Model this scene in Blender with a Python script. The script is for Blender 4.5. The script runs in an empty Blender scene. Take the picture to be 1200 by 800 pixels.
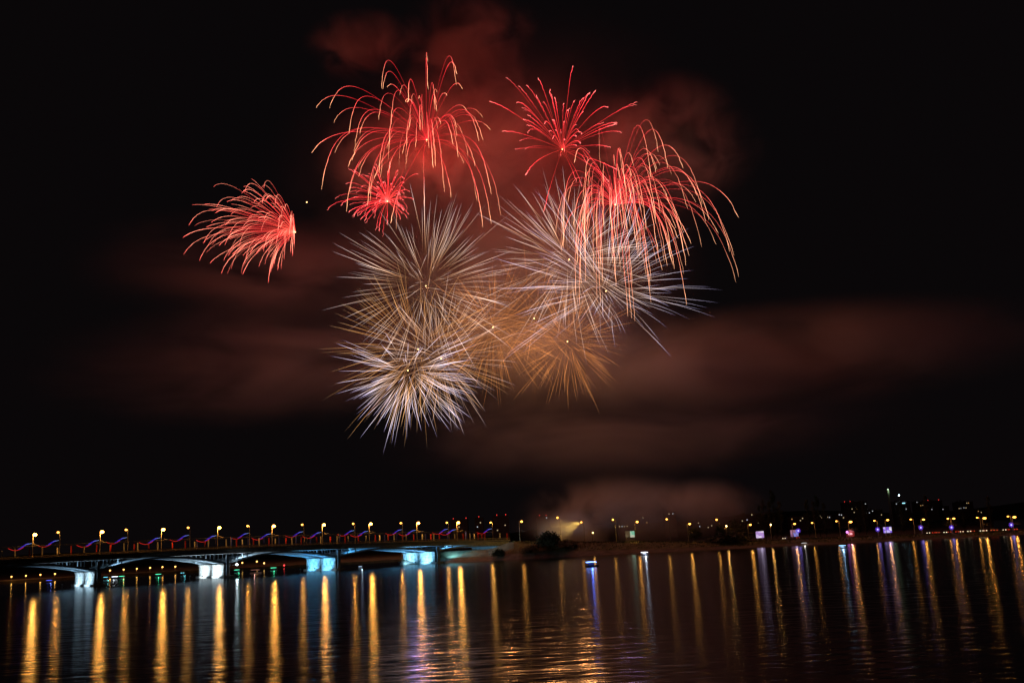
import bpy, math, random
from mathutils import Vector, Matrix

# ------------------------------------------------------------------ camera, world, exposure
scene = bpy.context.scene
COL = scene.collection
CAM_H = 10.0
F = 1200.0
PITCH = math.atan(234.0 / F)
ROLL = 0.0556
CAM_ROT = Matrix.Rotation(math.pi / 2 + PITCH, 3, 'X') @ Matrix.Rotation(-ROLL, 3, 'Z')
cam = bpy.data.cameras.new("camera")
cam.lens = 36.0
cam.sensor_width = 36.0
cam.clip_start = 0.5
cam.clip_end = 20000.0
cam_o = bpy.data.objects.new("camera", cam)
COL.objects.link(cam_o)
cam_o.matrix_world = Matrix.Translation((0, 0, CAM_H)) @ CAM_ROT.to_4x4()
scene.camera = cam_o

world = bpy.data.worlds.new("World")
scene.world = world
world.use_nodes = True
wb = world.node_tree.nodes["Background"]
wb.inputs[0].default_value = (1.0, 0.74, 0.86, 1)
wb.inputs[1].default_value = 0.0028

scene.view_settings.view_transform = 'Standard'
scene.view_settings.look = 'None'
scene.view_settings.exposure = 0.0
scene.view_settings.gamma = 1.0
scene.view_settings.use_curve_mapping = False
cy = scene.cycles
cy.use_denoising = True
cy.max_bounces = 5
cy.diffuse_bounces = 1
cy.glossy_bounces = 2
cy.transmission_bounces = 2
cy.volume_bounces = 0
cy.transparent_max_bounces = 40
cy.sample_clamp_indirect = 2.0
cy.use_light_tree = True
cy.filter_width = 1.45
cy.volume_step_rate = 0.7
cy.volume_max_steps = 256
cy.caustics_reflective = False
cy.caustics_refractive = False

# light budget
LAMP_W = 3700.0          # a bridge lamp
BURST_W = 1.0            # scales every firework's light


# ------------------------------------------------------------------ pixel helpers
def ray(x, y):
    return CAM_ROT @ Vector((x - 600.0, 400.0 - y, -F))


def at(x, y, depth):
    """the place seen at photo pixel (x, y), `depth` metres north of the camera"""
    d = ray(x, y)
    return Vector((0, 0, CAM_H)) + d * (depth / d.y)


def on_z(x, y, z):
    d = ray(x, y)
    return Vector((0, 0, CAM_H)) + d * ((z - CAM_H) / d.z)


# ------------------------------------------------------------------ materials
def new_mat(name):
    m = bpy.data.materials.new(name)
    m.use_nodes = True
    nt = m.node_tree
    return m, nt, nt.nodes["Principled BSDF"], nt.nodes["Material Output"]


def surf(name, col, rough=0.8, var=0.25, scale=1.5, metal=0.0, bump=0.0, spec=0.3):
    m, nt, p, out = new_mat(name)
    N, L = nt.nodes, nt.links
    geo = N.new("ShaderNodeNewGeometry")
    noi = N.new("ShaderNodeTexNoise")
    noi.inputs["Scale"].default_value = scale
    noi.inputs["Detail"].default_value = 5
    L.new(geo.outputs["Position"], noi.inputs["Vector"])
    r = N.new("ShaderNodeValToRGB")
    r.color_ramp.elements[0].position = 0.3
    r.color_ramp.elements[1].position = 0.7
    r.color_ramp.elements[0].color = tuple(c * (1 - var) for c in col) + (1,)
    r.color_ramp.elements[1].color = tuple(min(1, c * (1 + var)) for c in col) + (1,)
    L.new(noi.outputs["Fac"], r.inputs["Fac"])
    L.new(r.outputs["Color"], p.inputs["Base Color"])
    p.inputs["Roughness"].default_value = rough
    p.inputs["Metallic"].default_value = metal
    p.inputs["Specular IOR Level"].default_value = spec
    if bump:
        b = N.new("ShaderNodeBump")
        b.inputs["Strength"].default_value = bump
        b.inputs["Distance"].default_value = 0.3
        L.new(noi.outputs["Fac"], b.inputs["Height"])
        L.new(b.outputs["Normal"], p.inputs["Normal"])
    return m


def glow(name, col, strength, sampled=False):
    m = bpy.data.materials.new(name)
    m.use_nodes = True
    nt = m.node_tree
    nt.nodes.clear()
    e = nt.nodes.new("ShaderNodeEmission")
    e.inputs["Color"].default_value = tuple(col) + (1,)
    e.inputs["Strength"].default_value = strength
    o = nt.nodes.new("ShaderNodeOutputMaterial")
    nt.links.new(e.outputs[0], o.inputs["Surface"])
    if not sampled:
        m.cycles.emission_sampling = 'NONE'
    return m


def trail_mat(name, cols, strs, mult):
    """glowing sparks along a trail: colour and strength run along the path (attribute t), no surface to hide what is behind"""
    m = bpy.data.materials.new(name)
    m.use_nodes = True
    nt = m.node_tree
    nt.nodes.clear()
    N, L = nt.nodes, nt.links
    a = N.new("ShaderNodeAttribute")
    a.attribute_name = "t"
    rc = N.new("ShaderNodeValToRGB")
    rs = N.new("ShaderNodeValToRGB")
    for ramp, stops in ((rc, cols), (rs, [(p, (v, v, v)) for p, v in strs])):
        el = ramp.color_ramp.elements
        while len(el) < len(stops):
            el.new(0.5)
        for k, (p, c) in enumerate(stops):
            el[k].position = p
            el[k].color = tuple(c) + (1,)
        L.new(a.outputs["Fac"], ramp.inputs["Fac"])
    info = N.new("ShaderNodeObjectInfo")
    mr = N.new("ShaderNodeMapRange")
    mr.inputs["To Min"].default_value = 0.45 * mult
    mr.inputs["To Max"].default_value = 1.5 * mult
    L.new(info.outputs["Random"], mr.inputs["Value"])
    mu = N.new("ShaderNodeMath")
    mu.operation = 'MULTIPLY'
    L.new(rs.outputs["Color"], mu.inputs[0])
    L.new(mr.outputs["Result"], mu.inputs[1])
    e = N.new("ShaderNodeEmission")
    L.new(rc.outputs["Color"], e.inputs["Color"])
    L.new(mu.outputs[0], e.inputs["Strength"])
    tr = N.new("ShaderNodeBsdfTransparent")
    ad = N.new("ShaderNodeAddShader")
    L.new(e.outputs[0], ad.inputs[0])
    L.new(tr.outputs[0], ad.inputs[1])
    o = N.new("ShaderNodeOutputMaterial")
    L.new(ad.outputs[0], o.inputs["Surface"])
    m.cycles.emission_sampling = 'NONE'
    return m


def smoke_mat(name, col, density, noise_scale, lo, hi, seed=0.0, aniso=0.0, stretch=(1, 1, 1)):
    m = bpy.data.materials.new(name)
    m.use_nodes = True
    nt = m.node_tree
    nt.nodes.clear()
    N, L = nt.nodes, nt.links
    tc = N.new("ShaderNodeTexCoord")
    gr = N.new("ShaderNodeTexGradient")
    gr.gradient_type = 'QUADRATIC_SPHERE'
    L.new(tc.outputs["Object"], gr.inputs["Vector"])
    geo = N.new("ShaderNodeNewGeometry")
    mp = N.new("ShaderNodeMapping")
    mp.inputs["Location"].default_value = (seed * 3.1, seed * 1.7, seed * 2.3)
    mp.inputs["Scale"].default_value = tuple(noise_scale * s for s in stretch)
    L.new(geo.outputs["Position"], mp.inputs["Vector"])
    no = N.new("ShaderNodeTexNoise")
    no.inputs["Scale"].default_value = 1.0
    no.inputs["Detail"].default_value = 3.0
    no.inputs["Roughness"].default_value = 0.55
    no.inputs["Distortion"].default_value = 0.6
    L.new(mp.outputs["Vector"], no.inputs["Vector"])
    mr = N.new("ShaderNodeMapRange")
    mr.interpolation_type = 'SMOOTHSTEP'
    mr.inputs["From Min"].default_value = lo
    mr.inputs["From Max"].default_value = hi
    L.new(no.outputs["Fac"], mr.inputs["Value"])
    m1 = N.new("ShaderNodeMath")
    m1.operation = 'MULTIPLY'
    L.new(gr.outputs["Fac"], m1.inputs[0])
    L.new(mr.outputs["Result"], m1.inputs[1])
    m2 = N.new("ShaderNodeMath")
    m2.operation = 'MULTIPLY'
    L.new(m1.outputs[0], m2.inputs[0])
    m2.inputs[1].default_value = density
    sc = N.new("ShaderNodeVolumeScatter")
    sc.inputs["Color"].default_value = tuple(col) + (1,)
    sc.inputs["Anisotropy"].default_value = aniso
    L.new(m2.outputs[0], sc.inputs["Density"])
    o = N.new("ShaderNodeOutputMaterial")
    L.new(sc.outputs[0], o.inputs["Volume"])
    return m


# ------------------------------------------------------------------ mesh helpers
class MB:
    def __init__(self):
        self.v, self.f = [], []

    def quad(self, a, b, c, d):
        i = len(self.v)
        self.v += [tuple(a), tuple(b), tuple(c), tuple(d)]
        self.f.append((i, i + 1, i + 2, i + 3))

    def hexa(self, p):
        """eight corners: bottom ring then top ring"""
        i = len(self.v)
        self.v += [tuple(q) for q in p]
        for f in ((3, 2, 1, 0), (4, 5, 6, 7), (0, 1, 5, 4), (1, 2, 6, 5), (2, 3, 7, 6), (3, 0, 4, 7)):
            self.f.append(tuple(i + k for k in f))

    def box(self, c, s, ax=None):
        c = Vector(c)
        X, Y, Z = ax or (Vector((1, 0, 0)), Vector((0, 1, 0)), Vector((0, 0, 1)))
        h = Vector(s) * 0.5
        P = []
        for dz in (-1, 1):
            for dx, dy in ((-1, -1), (1, -1), (1, 1), (-1, 1)):
                P.append(c + X * (dx * h.x) + Y * (dy * h.y) + Z * (dz * h.z))
        self.hexa(P)

    def tube(self, pts, rad, n=6, cap=True):
        pts = [Vector(p) for p in pts]
        i0 = len(self.v)
        m = len(pts)
        for k, p in enumerate(pts):
            d = (pts[min(k + 1, m - 1)] - pts[max(k - 1, 0)])
            d = d.normalized() if d.length > 1e-9 else Vector((0, 0, 1))
            ref = Vector((0.31, 0.93, 0.19)) if abs(d.y) < 0.9 else Vector((1, 0, 0.2))
            u = d.cross(ref).normalized()
            w = d.cross(u)
            r = rad[k] if isinstance(rad, (list, tuple)) else rad
            for j in range(n):
                a = 2 * math.pi * j / n
                self.v.append(tuple(p + u * (r * math.cos(a)) + w * (r * math.sin(a))))
        for k in range(m - 1):
            for j in range(n):
                a, b = i0 + k * n + j, i0 + k * n + (j + 1) % n
                self.f.append((a, b, b + n, a + n))
        if cap:
            self.f.append(tuple(i0 + j for j in reversed(range(n))))
            self.f.append(tuple(i0 + (m - 1) * n + j for j in range(n)))

    def ball(self, c, r, nu=10, nv=6, sz=1.0):
        c = Vector(c)
        i0 = len(self.v)
        self.v.append(tuple(c + Vector((0, 0, r * sz))))
        for a in range(1, nv):
            th = math.pi * a / nv
            for b in range(nu):
                ph = 2 * math.pi * b / nu
                self.v.append(tuple(c + Vector((r * math.sin(th) * math.cos(ph), r * math.sin(th) * math.sin(ph), r * sz * math.cos(th)))))
        self.v.append(tuple(c + Vector((0, 0, -r * sz))))
        for b in range(nu):
            self.f.append((i0, i0 + 1 + b, i0 + 1 + (b + 1) % nu))
        for a in range(nv - 2):
            for b in range(nu):
                p = i0 + 1 + a * nu
                self.f.append((p + b, p + nu + b, p + nu + (b + 1) % nu, p + (b + 1) % nu))
        p, e = i0 + 1 + (nv - 2) * nu, len(self.v) - 1
        for b in range(nu):
            self.f.append((p + (b + 1) % nu, p + b, e))

    def prism(self, outline, origin, U, V, W, depth):
        """outline in (u, v) swept by depth along W, centred"""
        n = len(outline)
        i0 = len(self.v)
        o = Vector(origin)
        for s in (-0.5, 0.5):
            for u, v in outline:
                self.v.append(tuple(o + U * u + V * v + W * (depth * s)))
        self.f.append(tuple(i0 + k for k in reversed(range(n))))
        self.f.append(tuple(i0 + n + k for k in range(n)))
        for k in range(n):
            a, b = i0 + k, i0 + (k + 1) % n
            self.f.append((a, b, b + n, a + n))

    def build(self, name, mat, parent=None, smooth=False, loc=None):
        me = bpy.data.meshes.new(name)
        me.from_pydata(self.v, [], self.f)
        if mat:
            me.materials.append(mat)
        if smooth:
            me.polygons.foreach_set("use_smooth", [True] * len(me.polygons))
        me.update()
        o = bpy.data.objects.new(name, me)
        COL.objects.link(o)
        if parent:
            o.parent = parent
        if loc is not None:
            o.location = loc
        return o


def tag(o, label=None, cat=None, group=None, kind=None):
    if label:
        o["label"] = label
    if cat:
        o["category"] = cat
    if group:
        o["group"] = group
    if kind:
        o["kind"] = kind
    return o


def empty(name, loc, label, cat, group=None, rz=0.0):
    o = bpy.data.objects.new(name, None)
    o.empty_display_size = 0.5
    COL.objects.link(o)
    o.location = loc
    o.rotation_euler = (0, 0, rz)
    return tag(o, label, cat, group)


def copy_tree(o, parent=None):
    c = o.copy()
    COL.objects.link(c)
    c.parent = parent
    for ch in list(o.children):
        copy_tree(ch, c)
    return c


def light(name, kind, loc, power, col, parent=None, radius=0.3, spot=None, blend=0.5, aim=None):
    d = bpy.data.lights.new(name, kind)
    d.energy = power
    d.color = col
    d.shadow_soft_size = radius
    if spot:
        d.spot_size = spot
        d.spot_blend = blend
    o = bpy.data.objects.new(name, d)
    COL.objects.link(o)
    o.location = loc
    if aim is not None:
        o.rotation_euler = Vector(aim).to_track_quat('-Z', 'Y').to_euler()
    if parent:
        o.parent = parent
    return o


_ONES = "zeroth first second third fourth fifth sixth seventh eighth ninth tenth eleventh twelfth thirteenth fourteenth fifteenth sixteenth seventeenth eighteenth nineteenth".split()
_TENS = {2: ("twenty", "twentieth"), 3: ("thirty", "thirtieth"), 4: ("forty", "fortieth"), 5: ("fifty", "fiftieth")}


def nth(n):
    if n < 20:
        return _ONES[n]
    a, b = divmod(n, 10)
    return _TENS[a][1] if b == 0 else _TENS[a][0] + "-" + _ONES[b]


Z = Vector((0, 0, 1))

# ------------------------------------------------------------------ palette
M_concrete = surf("bridge_concrete", (0.30, 0.29, 0.27), 0.85, 0.3, 0.4, bump=0.2)
M_steel = surf("painted_steel", (0.16, 0.17, 0.18), 0.5, 0.2, 2.0, metal=0.3)
M_rail = surf("rail_paint", (0.32, 0.27, 0.2), 0.6, 0.2, 2.0)
M_girder = surf("girder_paint", (0.22, 0.27, 0.31), 0.6, 0.3, 0.5)
M_dark = surf("dark_housing", (0.05, 0.05, 0.05), 0.6, 0.2, 3.0)
M_asphalt = surf("asphalt", (0.05, 0.05, 0.05), 0.9, 0.3, 0.6)
M_lamp = glow("sodium_bulb", (1.0, 0.36, 0.05), 28.0)
M_lamp_soft = glow("sodium_bulb_soft", (1.0, 0.38, 0.055), 7.0)
M_lamp_dim = glow("sodium_bulb_far", (1.0, 0.5, 0.12), 5.0)
M_bark = surf("bark", (0.10, 0.08, 0.06), 0.9, 0.3, 2.0)
SODIUM = (1.0, 0.44, 0.08)


# ================================================================== SETTING
# water
def make_water():
    b = MB()
    xs = [-6000, -1500, -500, 0, 500, 1500, 6000]
    ys = [-300, 0, 150, 400, 900, 2500, 9000]
    for i in range(len(xs) - 1):
        for j in range(len(ys) - 1):
            b.quad((xs[i], ys[j], 0), (xs[i + 1], ys[j], 0), (xs[i + 1], ys[j + 1], 0), (xs[i], ys[j + 1], 0))
    m, nt, p, out = new_mat("reservoir_water")
    N, L = nt.nodes, nt.links
    N.remove(p)
    geo = N.new("ShaderNodeNewGeometry")

    def ripple(sx, sy, detail, rough, dist, prev=None):
        mp = N.new("ShaderNodeMapping")
        mp.inputs["Scale"].default_value = (sx, sy, 1)
        L.new(geo.outputs["Position"], mp.inputs["Vector"])
        n = N.new("ShaderNodeTexNoise")
        n.inputs["Scale"].default_value = 1.0
        n.inputs["Detail"].default_value = detail
        n.inputs["Roughness"].default_value = rough
        L.new(mp.outputs["Vector"], n.inputs["Vector"])
        bp = N.new("ShaderNodeBump")
        bp.inputs["Strength"].default_value = 1.0
        bp.inputs["Distance"].default_value = dist
        L.new(n.outputs["Fac"], bp.inputs["Height"])
        if prev:
            L.new(prev.outputs["Normal"], bp.inputs["Normal"])
        return n, bp
    n1, b1 = ripple(0.17, 0.50, 2.0, 0.55, 0.11)
    n3, b3 = ripple(0.07, 0.20, 2.0, 0.55, 0.11, b1)
    n2, b2 = ripple(0.03, 0.09, 2, 0.5, 0.06, b3)
    gl = N.new("ShaderNodeBsdfGlossy")
    gl.distribution = 'BECKMANN'
    L.new(b2.outputs["Normal"], gl.inputs["Normal"])
    rr = N.new("ShaderNodeMapRange")          # gusts: smoother and rougher patches
    rr.inputs["To Min"].default_value = 0.15
    rr.inputs["To Max"].default_value = 0.19
    L.new(n2.outputs["Fac"], rr.inputs["Value"])
    L.new(rr.outputs["Result"], gl.inputs["Roughness"])
    df = N.new("ShaderNodeBsdfDiffuse")
    df.inputs["Color"].default_value = (0.006, 0.008, 0.014, 1)
    fr = N.new("ShaderNodeFresnel")
    fr.inputs["IOR"].default_value = 1.33
    mx = N.new("ShaderNodeMixShader")
    L.new(fr.outputs[0], mx.inputs[0])
    L.new(df.outputs[0], mx.inputs[1])
    L.new(gl.outputs[0], mx.inputs[2])
    L.new(mx.outputs[0], out.inputs["Surface"])
    return tag(b.build("water", m), "dark rippled reservoir water under the fireworks", None, None, "structure")


make_water()

# shore: the waterline and the crest of the bank as they run behind the water
SHORE = [(470, 661.5), (540, 658.5), (575, 656.6), (600, 655.4), (650, 652.7), (700, 650.3), (745, 648), (800, 645.6), (860, 642.6),
         (930, 639), (984, 637), (1050, 633.6), (1100, 631), (1200, 626), (1320, 620)]
CREST = [(470, 648), (540, 645), (575, 643), (600, 634), (650, 634), (700, 634.2), (745, 634), (800, 634.2), (860, 634.8),
         (930, 631.5), (984, 629.6), (1050, 627), (1100, 625.6), (1200, 621.5), (1320, 616)]


def interp(tab, x):
    if x <= tab[0][0]:
        return tab[0][1]
    for (a, ya), (b, yb) in zip(tab, tab[1:]):
        if x <= b:
            return ya + (yb - ya) * (x - a) / (b - a)
    return tab[-1][1]


def shore_y(x):
    return on_z(x, interp(SHORE, x), 0.0).y


def crest(x, back=22.0):
    """the top of the bank seen at photo column x"""
    return at(x, interp(CREST, x), shore_y(x) + back)


M_bank = surf("bank_grass_and_sand", (0.11, 0.10, 0.05), 0.95, 0.45, 0.25, bump=0.6)
M_land = surf("dark_land", (0.05, 0.05, 0.035), 0.95, 0.4, 0.05)
M_beach = surf("bank_sand", (0.13, 0.10, 0.075), 0.95, 0.3, 0.3, bump=0.4)


def make_shore():
    rnd = random.Random(3)
    cols = []
    x = 470
    while x <= 1320:
        w = on_z(x, interp(SHORE, x), 0.0)
        c = crest(x)
        j = lambda a: rnd.uniform(-a, a)
        dirw = (c - w)
        rows = [w + Vector((0, -2, -0.6)), w + Vector((j(.3), j(.6), 0.02)),
                w + dirw * 0.30 + Vector((0, j(.6), j(.15) + 0.05)),
                w + dirw * 0.62 + Vector((0, j(.6), j(.25))),
                w + dirw * 0.9 + Vector((0, 0, j(.12))), c]
        cols.append(rows)
        x += 6
    beach, bank, top = MB(), MB(), MB()
    for a, b in zip(cols, cols[1:]):
        for k in range(2):
            beach.quad(a[k], b[k], b[k + 1], a[k + 1])
        for k in range(2, 5):
            bank.quad(a[k], b[k], b[k + 1], a[k + 1])
        ca, cb = a[5], b[5]
        r0a, r0b = ca + Vector((0, 3, 0)), cb + Vector((0, 3, 0))
        top.quad(ca, cb, r0b, r0a)
    tag(beach.build("beach", M_beach, smooth=True), "sandy foot of the bank along the water", None, None, "structure")
    tag(bank.build("bank", M_bank, smooth=True), "grassy slope of the embankment", None, None, "structure")
    tag(top.build("path", M_concrete), "path along the top of the embankment", None, None, "structure")
    road, land = MB(), MB()
    for a, b in zip(cols, cols[1:]):
        ca, cb = a[5] + Vector((0, 3, -0.12)), b[5] + Vector((0, 3, -0.12))
        ea, eb = ca + Vector((0, 16, 0)), cb + Vector((0, 16, 0))
        road.quad(ca, cb, eb, ea)
        fa, fb = ea + Vector((0, 120, 0)), eb + Vector((0, 120, 0))
        fa.z = min(fa.z, 2.5)
        fb.z = min(fb.z, 2.5)
        land.quad(ea, eb, fb, fa)
        ga, gb = fa * 1.0, fb * 1.0
        k = 3200.0
        ga = Vector((fa.x * k / fa.y, k, 2.5))
        gb = Vector((fb.x * k / fb.y, k, 2.5))
        land.quad(fa, fb, gb, ga)
    tag(road.build("road", M_asphalt), "embankment road behind the bank", None, None, "structure")
    tag(land.build("land", M_land), "dark land behind the embankment", None, None, "structure")


make_shore()


def make_grass():
    rnd = random.Random(12)
    b = MB()
    for _ in range(5200):
        x = rnd.uniform(600, 1300)
        w = on_z(x, interp(SHORE, x), 0.0)
        c = crest(x)
        u = rnd.choice((rnd.uniform(.35, .95), rnd.uniform(.9, 1.0)))
        p = w + (c - w) * u + Vector((0, 0, -.05))
        h = rnd.uniform(.25, .7) * (1.5 if rnd.random() < .08 else 1)
        a = rnd.uniform(0, 6.28)
        d = Vector((math.cos(a), math.sin(a), 0)) * .22
        lean = Vector((rnd.uniform(-.2, .2), rnd.uniform(-.2, .2), h))
        b.quad(p - d, p + d, p + d * .7 + lean, p - d * .4 + lean * .9)
    tag(b.build("grass", surf("dry_grass", (.12, .13, .045), .9, .5, .5)), "rough grass growing on the embankment slope", None, None, "stuff")


make_grass()


def make_far_bank():
    b = MB()
    pts = []
    for x in range(-160, 640, 20):
        w = on_z(x, 682.5 - 0.0535 * x, 0.0)
        w.y = 790 + 25 * math.sin(x * 0.011) + 0.05 * x
        w.x = (x - 600) / 1200 * w.y
        w.z = 0
        pts.append(w)
    for p, q in zip(pts, pts[1:]):
        up = Vector((0, 0, 1.6))
        b.quad(p - Z, q - Z, q + up, p + up)
        p2, q2 = p + Vector((0, 60, 3.0)), q + Vector((0, 60, 3.0))
        b.quad(p + up, q + up, q2, p2)
        b.quad(p2, q2, Vector((q.x * 4, 3200, 6)), Vector((p.x * 4, 3200, 6)))
    tag(b.build("far_bank", M_bank), "low dark bank far behind the bridge", None, None, "structure")
    return pts


FAR = make_far_bank()


def make_hills():
    b = MB()
    prev = None
    for i in range(-40, 41):
        X = i * 75.0
        h = 26 + 9 * math.sin(i * 0.37) + 6 * math.sin(i * 0.9 + 1) + max(0, i) * 0.9
        p = (Vector((X, 1900, 0)), Vector((X * 1.06, 2250, h)), Vector((X * 1.3, 3100, h * 0.6)))
        if prev:
            b.quad(prev[0], p[0], p[1], prev[1])
            b.quad(prev[1], p[1], p[2], prev[2])
        prev = p
    tag(b.build("hills", M_land, smooth=True), "dark low hills on the horizon", None, None, "structure")


make_hills()

# ================================================================== BRIDGE
BD = Vector((0.805, 0.593, 0)).normalized()      # along the bridge, away from us
BT = Vector((-0.593, 0.805, 0)).normalized()     # across it
B0 = Vector((-224, 480, 0))
BW = 37.0


def deck_z(s):
    return 14.8 - (s - 40) ** 2 * 7.0e-5


def bp_(s, t, z):
    return B0 + BD * s + BT * t + Z * z


S0, S1 = -120.0, 268.0
PIERS = [-36.0, 27.0, 90.0, 152.5, 216.0]
bridge = empty("road_bridge", bp_(20, 0, 0), "long road bridge on arched girders with blue-lit white piers", "bridge")
BR_INV = Matrix.Translation(-bp_(20, 0, 0))


def bchild(mb, name, mat, parent=bridge):
    mb.v = [tuple(Vector(v) - bp_(20, 0, 0)) for v in mb.v]
    return mb.build(name, mat, parent)


def make_bridge():
    deck, road = MB(), MB()
    n = 60
    for k in range(n):
        a, b = S0 + (S1 - S0) * k / n, S0 + (S1 - S0) * (k + 1) / n
        za, zb = deck_z(a), deck_z(b)
        deck.hexa([bp_(a, 0.6, za - 2.6), bp_(b, 0.6, zb - 2.6), bp_(b, BW - 0.6, zb - 2.6), bp_(a, BW - 0.6, za - 2.6),
                   bp_(a, 0.6, za - .5), bp_(b, 0.6, zb - .5), bp_(b, BW - 0.6, zb - .5), bp_(a, BW - 0.6, za - .5)])
        deck.hexa([bp_(a, -0.8, za - .5), bp_(b, -0.8, zb - .5), bp_(b, BW + 0.8, zb - .5), bp_(a, BW + 0.8, za - .5),
                   bp_(a, -0.8, za), bp_(b, -0.8, zb), bp_(b, BW + 0.8, zb), bp_(a, BW + 0.8, za)])
        road.quad(bp_(a, 2.5, za + .02), bp_(b, 2.5, zb + .02), bp_(b, BW - 2.5, zb + .02), bp_(a, BW - 2.5, za + .02))
    bchild(deck, "deck", M_concrete)
    bchild(road, "roadway", M_asphalt)
    for t in (-0.6, BW + 0.6):
        r = MB()
        for k in range(n):
            a, b = S0 + (S1 - S0) * k / n, S0 + (S1 - S0) * (k + 1) / n
            za, zb = deck_z(a), deck_z(b)
            for h, th in ((0.45, 0.06), (1.1, 0.12)):
                r.hexa([bp_(a, t - th, za + h - th), bp_(b, t - th, zb + h - th), bp_(b, t + th, zb + h - th), bp_(a, t + th, za + h - th),
                        bp_(a, t - th, za + h + th), bp_(b, t - th, zb + h + th), bp_(b, t + th, zb + h + th), bp_(a, t + th, za + h + th)])
            for q in range(3):
                s = a + (b - a) * q / 3
                zz = deck_z(s)
                r.box(bp_(s, t, zz + 0.5), (0.14, 0.14, 1.0), (BD, BT, Z))
        bchild(r, "railing", M_rail)
    # arched ribs under the deck, springing from each pier
    def soffit(s):
        """height of the arch rib's underside"""
        near = min(range(len(PIERS)), key=lambda i: abs(PIERS[i] - s))
        d = min(abs(s - PIERS[near]), 30.6) / 30.6
        top = deck_z(s) - 3.5
        return top - (top - 6.7) * (1 - d) ** 1.75
    for t in (0.9, 7.6, 14.4, 22.6, 29.4, 36.1):
        g = MB()
        m = 120
        for k in range(m):
            a, b = S0 + 12 + (S1 - S0 - 14) * k / m, S0 + 12 + (S1 - S0 - 14) * (k + 1) / m
            za, zb = soffit(a), soffit(b)
            w = 0.45
            g.hexa([bp_(a, t - w, za), bp_(b, t - w, zb), bp_(b, t + w, zb), bp_(a, t + w, za),
                    bp_(a, t - w, za + .9), bp_(b, t - w, zb + .9), bp_(b, t + w, zb + .9), bp_(a, t + w, za + .9)])
        rib = bchild(g, "arch_rib", M_girder)
        for pz in PIERS[1:]:
            for ds in (-11, -6, 6, 11):
                ps = pz + ds
                z0, z1 = soffit(ps) + 0.85, deck_z(ps) - 2.55
                if z1 - z0 > 0.3:
                    sp = MB()
                    sp.box(bp_(ps, t, (z0 + z1) / 2), (0.35, 0.5, z1 - z0), (BD, BT, Z))
                    bchild(sp, "spandrel_column", M_girder, rib)
    # piers: two blocks each, a slim column at the near end
    M_pier, nt, pb, po = new_mat("pier_stone")
    N, L = nt.nodes, nt.links
    tc = N.new("ShaderNodeTexCoord")
    sx = N.new("ShaderNodeSeparateXYZ")
    L.new(tc.outputs["Object"], sx.inputs[0])
    wv = N.new("ShaderNodeMath"); wv.operation = 'FRACT'
    dv = N.new("ShaderNodeMath"); dv.operation = 'MULTIPLY'; dv.inputs[1].default_value = 0.8
    L.new(sx.outputs["Z"], dv.inputs[0]); L.new(dv.outputs[0], wv.inputs[0])
    jt = N.new("ShaderNodeMapRange"); jt.inputs["From Min"].default_value = 0.0; jt.inputs["From Max"].default_value = 0.12
    jt.inputs["To Min"].default_value = 0.35
    L.new(wv.outputs[0], jt.inputs["Value"])
    ns = N.new("ShaderNodeTexNoise"); ns.inputs["Scale"].default_value = 0.5; ns.inputs["Detail"].default_value = 6
    L.new(tc.outputs["Object"], ns.inputs["Vector"])
    cr = N.new("ShaderNodeValToRGB")
    cr.color_ramp.elements[0].position = .35; cr.color_ramp.elements[0].color = (.14, .13, .12, 1)
    cr.color_ramp.elements[1].position = .62; cr.color_ramp.elements[1].color = (.42, .41, .38, 1)
    L.new(ns.outputs["Fac"], cr.inputs["Fac"])
    ml = N.new("ShaderNodeMix"); ml.data_type = 'RGBA'; ml.blend_type = 'MULTIPLY'; ml.inputs[0].default_value = 1.0
    L.new(cr.outputs["Color"], ml.inputs[6]); L.new(jt.outputs["Result"], ml.inputs[7])
    L.new(ml.outputs[2], pb.inputs["Base Color"])
    pb.inputs["Roughness"].default_value = .9
    for i, s in enumerate(PIERS):
        pr = MB()
        pr.box(bp_(s, BW / 2, 0.25), (5.2, BW + 5, 1.5), (BD, BT, Z))
        pier = bchild(pr, "bridge_pier", M_concrete)
        for t in (9.6, 28.4):
            q = MB()
            L_ = 18.3
            q.hexa([bp_(s - 1.7, t - L_ / 2, 1.0), bp_(s + 1.7, t - L_ / 2, 1.0), bp_(s + 1.7, t + L_ / 2, 1.0), bp_(s - 1.7, t + L_ / 2, 1.0),
                    bp_(s - 1.5, t - L_ / 2, 6.2), bp_(s + 1.5, t - L_ / 2, 6.2), bp_(s + 1.5, t + L_ / 2, 6.2), bp_(s - 1.5, t + L_ / 2, 6.2)])
            q.box(bp_(s, t, 6.45), (3.8, L_ + 0.8, 0.5), (BD, BT, Z))
            bchild(q, "pier_block", M_pier, pier)
        c = MB()
        c.box(bp_(s, -0.35, (deck_z(s) - 3.2) / 2), (1.3, 1.1, deck_z(s) - 3.2), (BD, BT, Z))
        bchild(c, "end_column", M_girder, pier)
    ab = MB()
    zt = deck_z(S1)
    ab.hexa([bp_(S1 - 2.2, -2, 0), bp_(S1 + 14, -2, 0), bp_(S1 + 14, BW + 2, 0), bp_(S1 - 2.2, BW + 2, 0),
             bp_(S1 - 2.2, -2, zt - 2.7), bp_(S1 + 14, -2, zt - 3.0), bp_(S1 + 14, BW + 2, zt - 3.0), bp_(S1 - 2.2, BW + 2, zt - 2.7)])
    bchild(ab, "abutment", M_concrete)
    # floodlights washing the piers
    spec = {27.0: ((0.48, 0.76, 1.0), 13000), 90.0: ((0.7, 0.88, 1.0), 19000), 152.5: ((0.12, 0.54, 1.0), 19000), 216.0: ((0.22, 0.62, 1.0), 22000)}
    M_flood = glow("floodlight_lens", (0.7, 0.9, 1.0), 25.0)
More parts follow.
